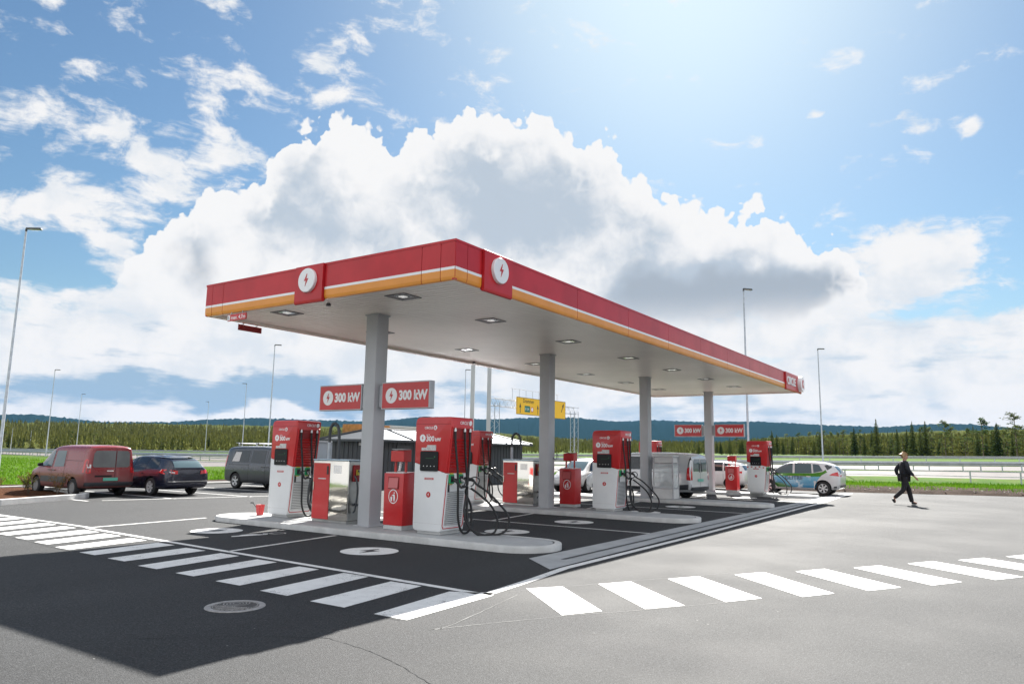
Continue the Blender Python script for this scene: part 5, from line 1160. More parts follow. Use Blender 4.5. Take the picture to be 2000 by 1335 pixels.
# --- dark blue estate car
blue = car_mat('dark_blue_paint', (.016, .018, .034), None, .2, .2)
st = [(-2.37, .45, .78, .98, .70, .55), (-2.33, .30, .86, 1.06, .84, .62), (-2.15, .26, .92, 1.22, .89, .58), (-1.95, .24, .94, 1.37, .90, .575), (-1.5, .22, .93, 1.43, .905, .585), (-.6, .21, .91, 1.47, .905, .60), (.1, .21, .90, 1.45, .905, .59), (.5, .21, .89, 1.35, .905, .59), (.9, .21, .88, 1.13, .90, .64), (1.25, .22, .86, .95, .89, .70), (1.7, .23, .78, .86, .87, .68), (2.1, .26, .70, .76, .80, .60), (2.32, .34, .58, .64, .62, .45)]
spec = dict(name='estate_car', st=st, paint=blue, hw=.905, wr=.325, wx=(-1.32, 1.38), crown=.02, mirror=(.78, .89, .96), mirror_mat=blue,
    side_glass=[[(.02, .93), (.95, .93), (.55, 1.24), (.30, 1.35), (.04, 1.38)], [(-.85, .95), (-.03, .93), (-.01, 1.38), (-.78, 1.38)], [(-1.62, 1.02), (-.92, .96), (-.86, 1.37), (-1.42, 1.33), (-1.55, 1.24)]],
    side_patch=[([(-2.20, .80), (-1.88, .86), (-1.92, .97), (-2.18, .98)], M['lamp_red'], 'tail_light', .012)],
    seams=[((.0, .30), (.0, .92)), ((-.90, .45), (-.88, .95)), ((.98, .35), (1.0, .88))], handles=[(.22, .80), (-.65, .82)], handle_mat=blue,
    ends=[('B', [(-.58, 1.04), (.58, 1.04), (.50, 1.36), (-.50, 1.36)], M['glass_light'], 'rear_window', .008), ('B', [(.46, .80), (.82, .84), (.80, .97), (.46, .93)], M['lamp_red'], 'tail_light', .012), ('B', [(-.82, .84), (-.46, .80), (-.46, .93), (-.80, .97)], M['lamp_red'], 'tail_light', .012),
          ('B', [(.58, .84), (.76, .86), (.76, .90), (.58, .88)], M['lamp_clear'], 'tail_light_lens', .018), ('B', [(-.80, .52), (.80, .52), (.80, .56), (-.80, .56)], M['chrome'], 'bumper_strip', .02), ('B', [(-.56, 1.38), (.56, 1.38), (.56, 1.42), (-.56, 1.42)], blue, 'roof_spoiler', .10),
          ('F', [(-.60, .98), (.60, .98), (.48, 1.36), (-.48, 1.36)], M['glass'], 'windscreen', .008)],
    plate=(-2.345, .70, M['plate']), plate_text='KH 42731', rails=[(-1.55, .35, .60, 1.47)], spokes=6)
v, _ = vehicle(spec, (16.22, 27.75, 0), HY, 'dark blue estate car with roof rails parked right of the red van', 'car')
# --- grey panel van, side on, heading away to the right
grey = car_mat('dark_grey_paint', (.060, .066, .078), (.07, .072, .075), .22, .5)
st = [(-2.48, .45, 1.05, 1.66, .82, .66), (-2.45, .32, 1.08, 1.76, .90, .74), (-2.25, .28, 1.10, 1.86, .95, .79), (-1.6, .26, 1.10, 1.88, .96, .80), (-.3, .25, 1.10, 1.88, .96, .80), (.55, .25, 1.09, 1.86, .96, .79), (1.0, .25, 1.08, 1.74, .96, .77), (1.4, .25, 1.06, 1.42, .955, .76), (1.75, .26, 1.03, 1.12, .94, .78), (2.15, .28, .95, 1.02, .90, .72), (2.42, .32, .82, .86, .78, .58), (2.48, .4, .7, .74, .6, .45)]
spec = dict(name='panel_van', st=st, paint=grey, hw=.96, wr=.34, wx=(-1.55, 1.72), crown=.03, mirror=(1.35, .96, 1.18),
    side_glass=[[(.62, 1.14), (1.62, 1.12), (1.35, 1.36), (.98, 1.66), (.66, 1.70)], [(-.55, 1.16), (.42, 1.14), (.40, 1.70), (-.50, 1.70)], [(-1.95, 1.18), (-.72, 1.16), (-.70, 1.70), (-1.80, 1.68)]],
    side_patch=[([(-2.44, .95), (-2.30, .95), (-2.28, 1.45), (-2.38, 1.48)], M['lamp_red'], 'tail_light', .012), ([(-1.05, .30), (1.25, .30), (1.25, .36), (-1.05, .36)], M['chrome'], 'sill_strip', .03), ([(-1.88, 1.20), (-1.35, 1.20), (-1.30, 1.62), (-1.70, 1.62)], M['label_grey'], 'window_sticker', .012)],
    seams=[((.52, .38), (.52, 1.74)), ((-.64, .38), (-.62, 1.74)), ((-2.1, 1.06), (-.64, 1.06)), ((1.55, .45), (1.6, 1.1))], handles=[(.68, .98), (.36, .98)],
    ends=[('B', [(-.62, 1.20), (.62, 1.20), (.56, 1.68), (-.56, 1.68)], M['glass'], 'rear_window', .008), ('F', [(-.66, 1.16), (.66, 1.16), (.58, 1.72), (-.58, 1.72)], M['glass'], 'windscreen', .008)],
    crossbars=[(-1.75, .72, 2.0), (-.5, .72, 2.0), (.6, .72, 2.0)], spokes=5)
v, _ = vehicle(spec, (21.70, 27.40, 0), -HY, 'dark grey panel van with roof bars, half hidden by the left charger', 'van')
mb = MB()
for s in (-1, 1): mb.box((-.6, s * .62, 2.03), (2.9, .06, .03))
mb.build('ladder_rack', M['galv_light'], v)
# --- silver-white van between third and fourth island
silver = car_mat('silver_white_paint', (.60, .61, .62), None, .25, .25)
st = [(-2.55, .42, 1.10, 1.62, .84, .70), (-2.52, .34, 1.12, 1.76, .92, .76), (-2.38, .30, 1.14, 1.86, .955, .79), (-1.6, .28, 1.14, 1.89, .965, .80), (-.3, .27, 1.14, 1.89, .965, .80), (.6, .27, 1.12, 1.86, .965, .79), (1.05, .27, 1.10, 1.72, .96, .78), (1.5, .27, 1.08, 1.38, .955, .77), (1.8, .28, 1.04, 1.14, .94, .78), (2.2, .30, .95, 1.02, .88, .70), (2.5, .36, .8, .85, .74, .55), (2.56, .42, .7, .74, .6, .4)]
spec = dict(name='passenger_van', st=st, paint=silver, hw=.965, wr=.34, wx=(-1.50, 1.72), crown=.025, mirror=(1.40, .96, 1.2),
    side_glass=[[(.72, 1.18), (1.55, 1.16), (1.30, 1.42), (1.0, 1.66), (.74, 1.70)], [(-.52, 1.20), (.62, 1.18), (.62, 1.72), (-.52, 1.72)], [(-2.02, 1.30), (-.62, 1.20), (-.62, 1.72), (-1.72, 1.68), (-1.90, 1.55)]],
    side_patch=[([(-2.53, .32), (-2.0, .32), (-1.98, .60), (-2.53, .66)], M['bumper_grey'], 'rear_bumper_corner', .012), ([(-1.1, .30), (1.25, .30), (1.25, .50), (-1.1, .50)], M['bumper_grey'], 'sill_trim', .012), ([(-2.53, .92), (-2.42, .92), (-2.40, 1.40), (-2.46, 1.75), (-2.53, 1.6)], M['wheel_well'], 'rear_pillar', .012), ([(-2.52, .80), (-2.37, .82), (-2.38, 1.28), (-2.46, 1.34)], M['lamp_red'], 'tail_light', .018)],
    seams=[((.66, .4), (.66, 1.76)), ((-.57, .4), (-.56, 1.76)), ((-2.1, 1.12), (-.57, 1.12))], handles=[(.84, 1.02), (.50, 1.02)], handle_mat=silver,
    ends=[('B', [(-.66, 1.16), (-.05, 1.16), (-.05, 1.66), (-.58, 1.66), (-.64, 1.55)], M['glass_light'], 'rear_window', .008), ('B', [(.05, 1.16), (.66, 1.16), (.64, 1.55), (.58, 1.66), (.05, 1.66)], M['glass_light'], 'rear_window', .008), ('B', [(-.008, .5), (.008, .5), (.008, 1.74), (-.008, 1.74)], M['wheel_well'], 'door_gap', .003),
          ('B', [(-.90, .32), (.90, .32), (.88, .54), (-.88, .54)], M['bumper_grey'], 'rear_bumper', .04), ('B', [(.76, .82), (.88, .82), (.86, 1.30), (.78, 1.34)], M['lamp_red'], 'tail_light', .012), ('B', [(-.88, .82), (-.76, .82), (-.78, 1.34), (-.86, 1.30)], M['lamp_red'], 'tail_light', .012),
          ('F', [(-.66, 1.2), (.66, 1.2), (.58, 1.7), (-.58, 1.7)], M['glass'], 'windscreen', .008)],
    plate=(-2.56, .80, M['plate_green']), spokes=5, wipers=[(.12, 1.12, 1.48, -2.57), (-.12, 1.12, 1.48, -2.57)], rim='steel_rim', steel=True)
v, _ = vehicle(spec, (29.66, 12.98, 0), HY - R_(4), 'silver white van parked beside the third island, rear doors towards the right', 'van')
# --- white hatchback crossing behind, heading left
wht = car_mat('pearl_white_paint', (.60, .60, .60), None, .22)
def hatch(L=4.1, h=1.55):
    a = L / 2
    return [(-a, .45, .82, 1.0, .70, .55), (-a + .05, .32, .90, 1.12, .82, .60), (-a + .25, .26, .96, 1.36, .87, .56), (-a + .5, .24, .97, h - .08, .88, .58), (-a + 1.0, .22, .95, h, .885, .60), (-.2, .21, .93, h + .01, .885, .61), (.3, .21, .92, h - .04, .885, .60), (.75, .21, .91, h - .22, .88, .62), (1.15, .22, .90, 1.06, .875, .68), (1.45, .23, .84, .93, .86, .68), (a - .3, .26, .74, .82, .80, .6), (a - .08, .32, .62, .68, .68, .5), (a, .38, .55, .58, .5, .4)]
HG = [[(.05, .98), (1.05, .98), (.70, 1.25), (.40, 1.42), (.06, 1.46)], [(-.85, 1.0), (-.02, .98), (-.01, 1.46), (-.80, 1.44)], [(-1.40, 1.08), (-.93, 1.01), (-.88, 1.43), (-1.25, 1.36)]]
EN = [('F', [(-.58, 1.0), (.58, 1.0), (.50, 1.42), (-.50, 1.42)], M['glass_light'], 'windscreen', .008), ('B', [(-.56, 1.06), (.56, 1.06), (.48, 1.38), (-.48, 1.38)], M['glass'], 'rear_window', .008), ('F', [(.42, .66), (.74, .66), (.72, .80), (.50, .80)], M['lamp_clear'], 'headlight', .012), ('F', [(-.74, .66), (-.42, .66), (-.50, .80), (-.72, .80)], M['lamp_clear'], 'headlight', .012)]
TL = ([(-2.0, .86), (-1.62, .94), (-1.66, 1.0), (-1.98, 1.02)], M['lamp_red'], 'tail_light', .014)
spec = dict(name='hatchback_car', st=hatch(), paint=wht, hw=.885, wr=.315, wx=(-1.25, 1.28), mirror=(.88, .86, 1.0), mirror_mat=wht, side_glass=HG, side_mat=M['glass_blue'] if 'glass_blue' in M else M['glass'], side_patch=[TL], seams=[((.0, .3), (.0, .96)), ((-.9, .4), (-.88, 1.0))], handles=[(.2, .84), (-.68, .86)], handle_mat=wht, ends=EN, spokes=10)
v, _ = vehicle(spec, (32.25, 17.25, 0), math.pi, 'white hatchback with bluish windows partly hidden behind the second column and bin', 'car')
spec = dict(spec, name='hatchback_car', st=hatch(4.0, 1.50), side_patch=[TL, ([(-1.9, .28), (-.9, .24), (-.9, .34), (-1.9, .40)], M['bumper_grey'], 'sill_trim', .01)])
v, _ = vehicle(spec, (40.2, 13.55, 0), HY, 'white car with red tail light glimpsed behind the farthest column', 'car')
# --- wrapped electric car
def wrap_mat():
    m_ = bpy.data.materials.new('vehicle_wrap'); m_.use_nodes = True; t = NT(m_.node_tree); b = t.n['Principled BSDF']; b.inputs['Roughness'].default_value = .25; b.inputs['Coat Weight'].default_value = .5
    co = t.new('ShaderNodeTexCoord').outputs['Object']; x, y, z = t.sep(co)[0:3]; n = t.noise(co, 2.2, 5, .6); n2 = t.noise(co, 8, 4, .6)
    sky_ = t.mix(t.ss(z, .35, .95), (.02, .19, .36), (.16, .42, .56)); sky_ = t.mix(t.ss(n, .52, .68), sky_, (.50, .60, .64))
    grn = t.mix(n2, (.012, .11, .008), (.10, .30, .02))
    hill_ = t.ss(t.m('SUBTRACT', t.m('ADD', z, t.m('MULTIPLY', t.m('SUBTRACT', n, .5), .12)), .86), .0, .03)
    low = t.ss(t.m('ADD', t.m('MULTIPLY', x, .42), t.m('SUBTRACT', .30, z)), -.12, .12); low = t.m('MULTIPLY', low, t.ss(z, .62, .5)) 
    c = t.mix(hill_, sky_, grn); c = t.mix(low, c, t.mix(n2, (.01, .05, .02), (.06, .25, .03)))
    red_ = t.ss(t.m('ADD', t.m('MULTIPLY', x, .9), t.m('MULTIPLY', t.m('SUBTRACT', z, 1.2), 1.0)), .42, .48); red_ = t.m('MULTIPLY', red_, t.ss(z, 1.0, 1.04))
    c = t.mix(red_, c, (.50, .03, .03)); t.put(b.inputs['Base Color'], c); return m_
wrap = wrap_mat()
spec = dict(name='electric_car', st=hatch(4.17, 1.59), paint=wht, hw=.885, wr=.33, wx=(-1.30, 1.31), mirror=(.92, .86, 1.03), mirror_mat=M['black_plastic'],
    side_glass=[[(.10, 1.02), (1.15, 1.00), (.78, 1.28), (.45, 1.46), (.12, 1.50)], [(-.80, 1.04), (.0, 1.02), (.02, 1.50), (-.74, 1.49)], [(-1.30, 1.16), (-.88, 1.06), (-.82, 1.48), (-1.10, 1.45)]], side_mat=M['glass_light'],
    side_patch=[([(-.98, .34)] + [(.98, .34)] + [(1.0, .5), (1.02, .88), (1.45, .93), (1.35, 1.0), (-.80, 1.03), (-1.30, 1.12), (-1.42, 1.22), (-1.50, 1.10), (-1.25, .95), (-1.10, .75), (-1.0, .60)], wrap, 'printed_wrap', .004),
                ([(.60, 1.50), (.62, 1.54), (.98, 1.34), (1.45, 1.03), (1.30, 1.0), (.85, 1.32)], M['red'], 'red_pillar_trim', .009),
                ([(-2.02, .92), (-1.60, .96), (-1.72, 1.05), (-1.95, 1.12)], M['lamp_red'], 'tail_light', .014), ([(-1.78, 1.38), (-1.50, 1.20), (-1.36, 1.42), (-1.60, 1.50)], M['glass'], 'rear_quarter_glass', .008), ([(-2.03, .26), (-1.72, .26), (-1.66, .42), (-2.03, .46)], M['bumper_grey'], 'rear_bumper_corner', .01), ([(-.95, .23), (.95, .23), (.95, .32), (-.95, .33)], M['bumper_grey'], 'sill_trim', .01)],
    seams=[((.06, .32), (.06, 1.0)), ((-.84, .45), (-.84, 1.03))], handles=[(.22, .86), (-.66, .88)], handle_mat=wht, ends=EN + [('B', [(-.8, .26), (.8, .26), (.8, .50), (-.8, .50)], M['bumper_grey'], 'rear_bumper', .012), ('B', [(.42, .90), (.80, .92), (.78, 1.06), (.45, .98)], M['lamp_red'], 'tail_light', .012), ('B', [(-.80, .92), (-.42, .90), (-.45, .98), (-.78, 1.06)], M['lamp_red'], 'tail_light', .012)], spokes=6)
v, pj = vehicle(spec, (38.95, 8.70, 0), HY, 'white electric car with blue and green GLITRE wrap beside the farthest charger', 'car')
text('lettering', 'GLITRE', .27, (.46, .912, .71), (-1, 0, 0), (0, 0, 1), pmat('wrap_lettering', (.012, .06, .12), .4), v, ext=.006, sx=1.0)

# ------------------------------------------------------------------ lamp posts, pylon, gantry, buildings
def lamp(x, y, h, az, label, group, head=.55, r0=.075):
    v = empty('street_lamp', (x, y, 0), az, label, 'street lamp', group)
    m_ = MB(); m_.tube([(0, 0, 0), (0, 0, 1.2), (0, 0, 1.25), (0, 0, h)], [r0 * 1.25, r0 * 1.2, r0, r0 * .55], 10); m_.build('pole', M['galv'], v, smooth=40)
    m_ = MB(); m_.tube([(0, 0, h - .05), (0, 0, h + .08)], .05, 8); m_.rings([[(.02 + a, b, h + .06) for a, b in ((-.02, -.07), (-.02, .07), (head, .13), (head + .08, .08), (head + .08, -.08), (head, -.13))], [(.02 + a, b, h + .14) for a, b in ((-.02, -.05), (-.02, .05), (head, .11), (head + .06, .07), (head + .06, -.07), (head, -.11))]]); hd = m_.build('lamp_head', M['lamp_head'], v)
    m_ = MB(); m_.bb(.16, head, -.07, .07, h + .048, h + .058); m_.build('lens', M['label_grey'], hd)
LP = [(15.0, 38.5, 12, -.9, 'big lamp post cut by the left border, nearest of the lamp posts', None, .62), (47.9, 108.6, 12, -.6, 'grey lamp post rising left of the red van', 'g'), (73.9, 155, 12, -.6, 'thin lamp post rising above the red van', 'g'), (73.5, 101.2, 12, 2.5, 'grey lamp post just left of the lamp beside the left charger', 'g'), (99.4, 150.2, 12, 2.5, 'faint thin lamp post above the dark estate car', 'g'),
      (46.7, 60.2, 12, -.6, 'grey lamp post above the grey van, left of the left charger', None), (73.0, 56.2, 12, -.6, 'thin lamp post directly beside the left leg of the tall pylon', None), (44.7, 12.8, 12, -.6, 'lamp post rising above the far end of the canopy', None), (73.6, 14.2, 12, -.9, 'lamp post standing clear right of the canopy, above the wrapped car', None),
      (85.8, 214, 6, 0, 'short distant lamp post at the far left in front of the forest', None), (102.8, 243.7, 6, 0, 'short distant lamp post between the two left lamps in front of the forest', None)]
for x, y, h, az, lb, g, *hd in LP: lamp(x, y, h, az, lb, 'distant grey lamp posts' if g else None, *(hd or [.55]))
pyl = empty('pylon_sign', (47.0, 34.6, 0), YAW + HY, 'tall two-legged station pylon whose head is hidden behind the canopy', 'sign')
mb = MB(); mb.bb(-.82, -.50, -.16, .16, 0, 9.5); mb.build('leg', M['column'], pyl, bevel=.02); mb = MB(); mb.bb(.50, .82, -.16, .16, 0, 9.5); mb.build('leg', M['column'], pyl, bevel=.02)
mb = MB(); mb.bb(-1.0, 1.0, -.2, .2, 9.5, 12.5); mb.build('sign_box', M['red'], pyl, bevel=.05)
def gantry():
    x0, x1, y, h = 62.4, 80.6, 44.4, 7.0; r = empty('sign_gantry', (x0, y, 0), 0, 'lattice road gantry carrying two yellow direction signs above the highway', 'gantry'); L = x1 - x0
    for xx in (0.0, L - .9):
        m_ = MB()
        for a in (0, .9):
            for b in (-.3, .3): m_.tube([(xx + a, b, -1), (xx + a, b, h)], .035, 5)
        n = 14
        for k in range(n):
            z0, z1 = -1 + (h + 1) * k / n, -1 + (h + 1) * (k + 1) / n
            for b in (-.3, .3): m_.tube([(xx + (0 if k % 2 else .9), b, z0), (xx + (.9 if k % 2 else 0), b, z1)], .018, 4)
        m_.build('tower', M['galv'], r)
    m_ = MB()
    for z in (h - .35, h + .45):
        for b in (-.3, .3): m_.tube([(-.1, b, z), (L + .1, b, z)], .04, 5)
    n = 26
    for k in range(n):
        for b in (-.3, .3): m_.tube([(L * k / n, b, h - .35 if k % 2 else h + .45), (L * (k + 1) / n, b, h + .45 if k % 2 else h - .35)], .02, 4)
    m_.build('truss', M['galv'], r)
    m_ = MB(); m_.tube([(3.4, -.1, h + 1.75), (13.6, -.1, h + 1.75)], .03, 5)
    for k in range(8): m_.tube([(3.6 + k * 1.38, -.1, h + .45), (3.6 + k * 1.38, -.1, h + 1.75)], .025, 5)
    m_.build('walkway_rail', M['galv'], r)
    def panel(a0, a1, z0, z1, nm):
        m2 = MB(); m2.bb(a0, a1, -.50, -.42, z0, z1); p = m2.build('sign_panel', M['yellow'], r); m2 = MB()
        for q in ((a0, a1, z0, z0 + .05), (a0, a1, z1 - .05, z1), (a0, a0 + .05, z0 + .051, z1 - .051), (a1 - .05, a1, z0 + .051, z1 - .051)): m2.bb(q[0], q[1], -.505, -.5005, q[2], q[3])
        m2.build('border', M['letter_black'], p); return p
    def arrow(p, x, z, tilt=0, k=1.0):
        m2 = MB(); m2.extr([(a * k, b * k) for a, b in ((-.05, -.55), (.05, -.55), (.05, .1), (.20, .05), (0, .55), (-.20, .05), (-.05, .1))], (x, -.503, z), (math.cos(tilt), 0, -math.sin(tilt)), (math.sin(tilt), 0, math.cos(tilt)), .004); m2.build('arrow', M['letter_black'], p)
    p = panel(3.9, 8.9, h - 1.05, h + .85, 'a'); 
    text('lettering', 'Drammen', .62, (5.15, -.502, h + .28), (1, 0, 0), (0, 0, 1), M['letter_black'], p, ext=.003, bold=.004, sx=.9); arrow(p, 4.6, h - .35); arrow(p, 8.25, h - .35)
    m2 = MB(); m2.bb(5.5, 6.6, -.508, -.5015, h - .75, h - .05); gp_ = m2.build('route_shield', M['sign_green'], p); text('lettering', 'E 134', .40, (5.58, -.5085, h - .54), (1, 0, 0), (0, 0, 1), M['letter_white'], gp_, ext=.002, sx=.85)
    m2 = MB(); m2.face([(7.05 + a, -.504, h - .4 + b) for a, b in circ(.30, 20)]); wd = m2.build('limit_disc', M['letter_white'], p, recalc=False); m2 = MB(); m2.rings([[(7.05 + a, -.507, h - .4 + b) for a, b in circ(rr, 20)] for rr in (.30, .22)], cap0=False, cap1=False); m2.build('limit_ring', M['red'], wd, recalc=False)
    p = panel(9.9, 14.6, h - 1.15, h + .95, 'b'); arrow(p, 13.9, h + .2, .5, 1.1)
gantry()
# grey shed with hipped metal roof
def shed():
    x0, x1, y0, y1, e, rg = 25.3, 38.3, 24.9, 27.7, 2.30, 2.86; r = empty('grey_shed', (x0, y0, 0), 0, 'dark grey clad shed with shiny low hipped metal roof behind the islands', 'building'); dx, dy = x1 - x0, y1 - y0; o = .45
    m_ = MB(); m_.bb(0, dx, 0, dy, 0, e); m_.build('wall', M['clad'], r)
    m_ = MB()
    for k in range(int(dx / .3)): m_.bb(.15 + k * .3, .17 + k * .3, -.022, -.001, .05, e - .02)
    for k in range(int(dy / .3)): m_.bb(-.022, -.001, .15 + k * .3, .17 + k * .3, .05, e - .02)
    m_.build('cladding_seams', M['groove'], r)
    a, b, c, d = (-o, -o), (dx + o, -o), (dx + o, dy + o), (-o, dy + o); R1, R2 = (1.3, dy / 2), (dx - 1.3, dy / 2)
    m_ = MB()
    P = [(*q, e) for q in (a, b, c, d)]; T = [(*R1, rg), (*R2, rg)]
    m_.add(P + T, [(0, 1, 5, 4), (2, 3, 4, 5)], 0); m_.add(P + T, [(3, 0, 4), (1, 2, 5)], 1); m_.build('roof', [M['roof_metal'], M['clad']], r, recalc=True)  # hip ends take the dark cladding: their shade is put in by material
    m_ = MB()
    for q0, q1 in ((P[0], T[0]), (P[1], T[1]), (P[2], T[1]), (P[3], T[0]), (T[0], T[1])): m_.tube([(q0[0], q0[1], q0[2] + .02), (q1[0], q1[1], q1[2] + .02)], .06, 5)
    for k in range(1, 5): xk = -o + (dx + 2 * o) * k / 5; xr = min(max(xk, 1.3), dx - 1.3); m_.tube([(xk, -o, e + .03), (xr, dy / 2 - .05, rg + .01)], .03, 4)
    m_.build('roof_trim', M['groove'], r)
    m_ = MB(); m_.bb(-o, dx + o, -o - .05, -o + .02, e - .10, e + .01); m_.bb(-o - .05, -o + .0, -o + .021, dy + o, e - .10, e + .01); m_.build('gutter', M['clad'], r)
    m_ = MB(); m_.bb(-.06, -.023, .6, .9, e - .28, e - .14); m_.build('outside_light', M['offwhite'], r)
    m_ = MB(); m_.bb(1.6, 2.6, -.045, -.023, .02, 2.05); m_.build('door', M['lamp_head'], r)
shed()
def station():
    r = empty('station_building', (53.5, 50.5, 0), 0, 'flat roofed station building with timber slat corner behind the grey shed', 'building')
    m_ = MB(); m_.bb(0, 5.6, 0, 3, 0, 4.05); m_.build('wall', M['beige'], r); m_ = MB(); m_.bb(-.05, 5.8, -.25, 3.2, 4.051, 4.25); m_.build('roof', M['offwhite'], r)
    m_ = MB()
    for k in range(30): m_.bb(-4.6 + k * .15, -4.51 + k * .15, -.15, -.08, .1, 4.2)
    for k in range(12): m_.bb(-4.65, -4.58, -.05 + k * .15, .04 + k * .15, .1, 4.2)
    m_.build('timber_screen', M['wood'], r); m_ = MB(); m_.bb(-4.5, -.01, 0, 1.7, 0, 4.0); m_.build('dark_wall', M['clad'], r)
    m_ = MB()
    for k in range(1): m_.bb(2 + k * 3.2, 4.4 + k * 3.2, -.03, -.001, 1.0, 3.0)
    m_.build('window', M['glass'], r)
station()
# light grey container with steps
ct = empty('site_container', (28.0, 31.5, 0), 0, 'light grey flat container with small white steps left of the grey shed', 'container')
mb = MB(); mb.bb(-1.9, 1.75, 0, 1.6, .3, 2.2); mb.build('box', pmat('pale_grey_panel', (.42, .45, .48), .4, var=.05), ct, bevel=.03)
mb = MB(); mb.bb(-1.95, 1.8, -.1, 1.7, 2.201, 2.28); mb.build('roof', M['white'], ct); mb = MB(); mb.bb(.9, 1.7, -.9, -.001, 1.28, 1.34); mb.build('landing', M['bumper_grey'], ct)
mb = MB()
for x in (1.0, 1.6): mb.tube([(x, -.88, 1.28), (x + .15, -1.1, .02)], .03, 5); mb.tube([(x, -.05, 1.28), (x, -.05, .02)], .03, 5)
mb.build('legs', M['white'], ct)
# white bollards and a low white frame at the end of the parking row
for k, (px_, py_) in enumerate([(24.2, 34.2), (24.9, 33.9)]):
    mb = MB(); mb.lathe([(.05, 0), (.05, 1.0), (.045, 1.03), (0, 1.04)], (0, 0, 0), 12); b = mb.build('bollard', M['white'], smooth=40); b.location = (px_, py_, .046); tag(b, ('left' if k == 0 else 'right') + ' one of two white bollards on the footpath behind the dark estate car', 'bollard', 'white bollards on the footpath')

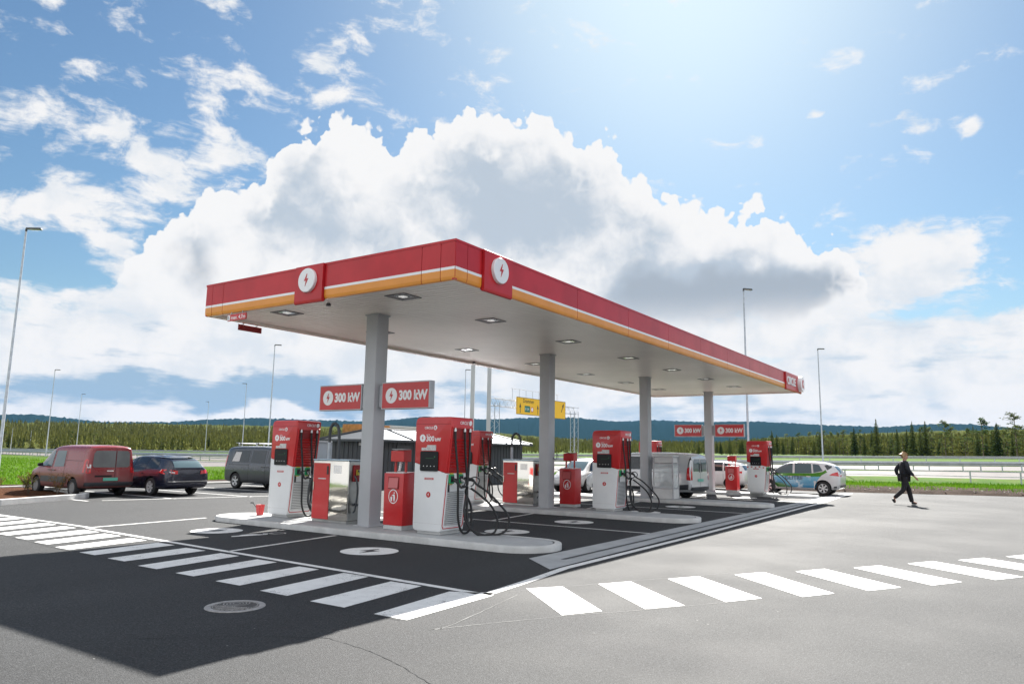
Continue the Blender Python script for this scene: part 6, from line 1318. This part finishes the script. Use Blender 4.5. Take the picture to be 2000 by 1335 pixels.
# ------------------------------------------------------------------ walking person
def skin(name, joints, edges, mat, parent, sub=2):
    me = bpy.data.meshes.new(name); me.from_pydata([j[0] for j in joints], edges, []); o = bpy.data.objects.new(name, me); col.objects.link(o); o.parent = parent
    sk = o.modifiers.new('skin', 'SKIN'); sk.use_smooth_shade = True
    for i, j in enumerate(joints):
        r = j[1]; me.skin_vertices[0].data[i].radius = r if isinstance(r, tuple) else (r, r)
    me.skin_vertices[0].data[0].use_root = True
    s = o.modifiers.new('sub', 'SUBSURF'); s.levels = s.render_levels = sub; bpy.context.view_layer.update(); apply_obj(o); o.data.materials.clear(); o.data.materials.append(mat)
    for p_ in o.data.polygons: p_.use_smooth = True
    return o
def person():
    # x = walking direction, y = left, z up; 1.80 m, scaled with the root
    r = empty('person', (33.35, 3.42, 0), R_(-62), 'person with blond hair in dark jacket and trousers walking to the right across the lot', 'person')
    K = dict(pel=(0, 0, .97), waist=(.01, 0, 1.10), chest=(.03, 0, 1.30), neck0=(.035, 0, 1.46), neck=(.055, 0, 1.53), head=(.085, 0, 1.63), top=(.08, 0, 1.735),
             hl=(0, .09, .93), kl=(.17, .085, .50), al=(.25, .08, .10), tl=(.42, .08, .045), hr=(0, -.09, .93), kr=(-.06, -.085, .52), ar=(-.40, -.08, .24), tr=(-.36, -.08, .07),
             sl=(.03, .19, 1.42), el=(-.16, .24, 1.18), wl=(-.10, .24, .95), sr=(.03, -.19, 1.42), er=(.06, -.27, 1.14), wr=(.25, -.26, .95))
    skinm = pmat('skin', (.42, .22, .15), .5); cloth = pmat('dark_jacket', (.010, .012, .018), .8, var=.3, vscale=6, bump=.4, bscale=12); trou = pmat('dark_trousers', (.012, .011, .013), .85, var=.2, vscale=5, bump=.3, bscale=10); hair = pmat('blond_hair', (.34, .22, .11), .6, var=.3, vscale=30)
    J = [(K['pel'], .12), (K['waist'], .11), (K['chest'], (.13, .10)), (K['neck0'], .07), (K['neck'], .052), (K['head'], (.072, .088)), ((.085, 0, 1.68), (.075, .09)), (K['top'], .05),
         (K['hl'], .08), (K['kl'], .052), (K['al'], .036), (K['tl'], .028), (K['hr'], .08), (K['kr'], .052), (K['ar'], .036), (K['tr'], .028),
         (K['sl'], .055), (K['el'], .040), (K['wl'], .026), ((-.09, .24, .90), (.030, .016)), (K['sr'], .055), (K['er'], .040), (K['wr'], .026), ((.29, -.26, .905), (.030, .016)),
         ((.172, 0, 1.615), .012), ((.155, 0, 1.57), .022)]
    E = [(0, 1), (1, 2), (2, 3), (3, 4), (4, 5), (5, 6), (6, 7), (0, 8), (8, 9), (9, 10), (10, 11), (0, 12), (12, 13), (13, 14), (14, 15), (2, 16), (16, 17), (17, 18), (18, 19), (2, 20), (20, 21), (21, 22), (22, 23), (5, 24), (5, 25)]
    n = len(J)
    for base, hx_, hy_, hz_, sgn in ((19, -.09, .24, .90, 1), (23, .29, -.26, .905, -1)):
        fw = Vector((.10, 0, -1)) if sgn > 0 else Vector((.55, 0, -.83))
        for f, (dy, ln) in enumerate(((-.026, .070), (-.009, .080), (.009, .076), (.026, .062))):
            p0 = Vector((hx_, hy_ , hz_)) + Vector((dy, 0, 0)) * (1 if sgn > 0 else .8) + fw * .03; p1 = p0 + fw * ln * .5; p2 = p1 + (fw + Vector((.5, 0, 0))).normalized() * ln * .5
            J += [(tuple(p0), .009), (tuple(p1), .0085), (tuple(p2), .007)]; E += [(base, n), (n, n + 1), (n + 1, n + 2)]; n += 3
        p0 = Vector((hx_ + .035, hy_ - .012 * sgn, hz_ + .005)); p1 = p0 + Vector((.02, -.005, -.035)); J += [(tuple(p0), .011), (tuple(p1), .009)]; E += [(base, n), (n, n + 1)]; n += 2
    body = skin('body', J, E, skinm, r, 1)
    skin('jacket', [((0, 0, .90), (.175, .14)), ((.01, 0, 1.05), (.185, .15)), (K['chest'], (.205, .155)), ((.03, 0, 1.43), (.13, .10)), ((.05, 0, 1.51), (.070, .066)), ((.02, .17, 1.42), .092), (K['el'], .074), ((-.11, .24, .985), .052), ((.02, -.17, 1.42), .092), (K['er'], .074), ((.22, -.262, .985), .052)],
         [(0, 1), (1, 2), (2, 3), (3, 4), (2, 5), (5, 6), (6, 7), (2, 8), (8, 9), (9, 10)], cloth, r)
    skin('trousers', [((0, 0, .95), (.16, .14)), (K['hl'], .115), ((.09, .088, .70), .108), (K['kl'], .088), ((.21, .083, .28), .080), ((.25, .08, .075), .074), (K['hr'], .115), ((-.03, -.088, .71), .108), (K['kr'], .088), ((-.22, -.083, .38), .080), ((-.40, -.08, .215), .068)], [(0, 1), (1, 2), (2, 3), (3, 4), (4, 5), (0, 6), (6, 7), (7, 8), (8, 9), (9, 10)], trou, r)
    for P in ([(.225, .08, .068), (.30, .08, .050), (.40, .08, .038)], [(-.43, -.08, .215), (-.42, -.08, .14), (-.375, -.08, .06)]):
        skin('shoe', [(P[0], (.062, .062)), (P[1], (.050, .046)), (P[2], (.042, .030))], [(0, 1), (1, 2)], M['black'], r)
    skin('hair', [((.045, 0, 1.69), (.086, .092)), ((.09, 0, 1.745), (.072, .05)), ((.0, 0, 1.66), (.065, .06)), ((.145, 0, 1.735), (.045, .026))], [(0, 1), (0, 2), (1, 3)], hair, r)
    m_ = MB()
    for s in (-1, 1): m_.lathe([(.010, -.004), (.010, .004)], (.157, s * .030, 1.655), 8, 'X')
    m_.build('eyes', M['black'], r); r.scale = (1.16, 1.16, 1.16)
person()

# ------------------------------------------------------------------ haze
mb = MB(); mb.bb(-3500, 6500, -4500, 6500, -8, 320); hz = mb.build('haze', [], recalc=True); tag(hz, kind='stuff')
hm = bpy.data.materials.new('haze'); hm.use_nodes = True; t_ = NT(hm.node_tree); t_.n.clear(); o_ = t_.new('ShaderNodeOutputMaterial'); vv = t_.new('ShaderNodeVolumePrincipled'); vv.inputs['Density'].default_value = 0.00002; vv.inputs['Color'].default_value = (.16, .33, .66, 1); vv.inputs['Anisotropy'].default_value = 0.1
t_.l.new(vv.outputs[0], o_.inputs['Volume']); hz.data.materials.append(hm)
hz.display_type = 'WIRE'
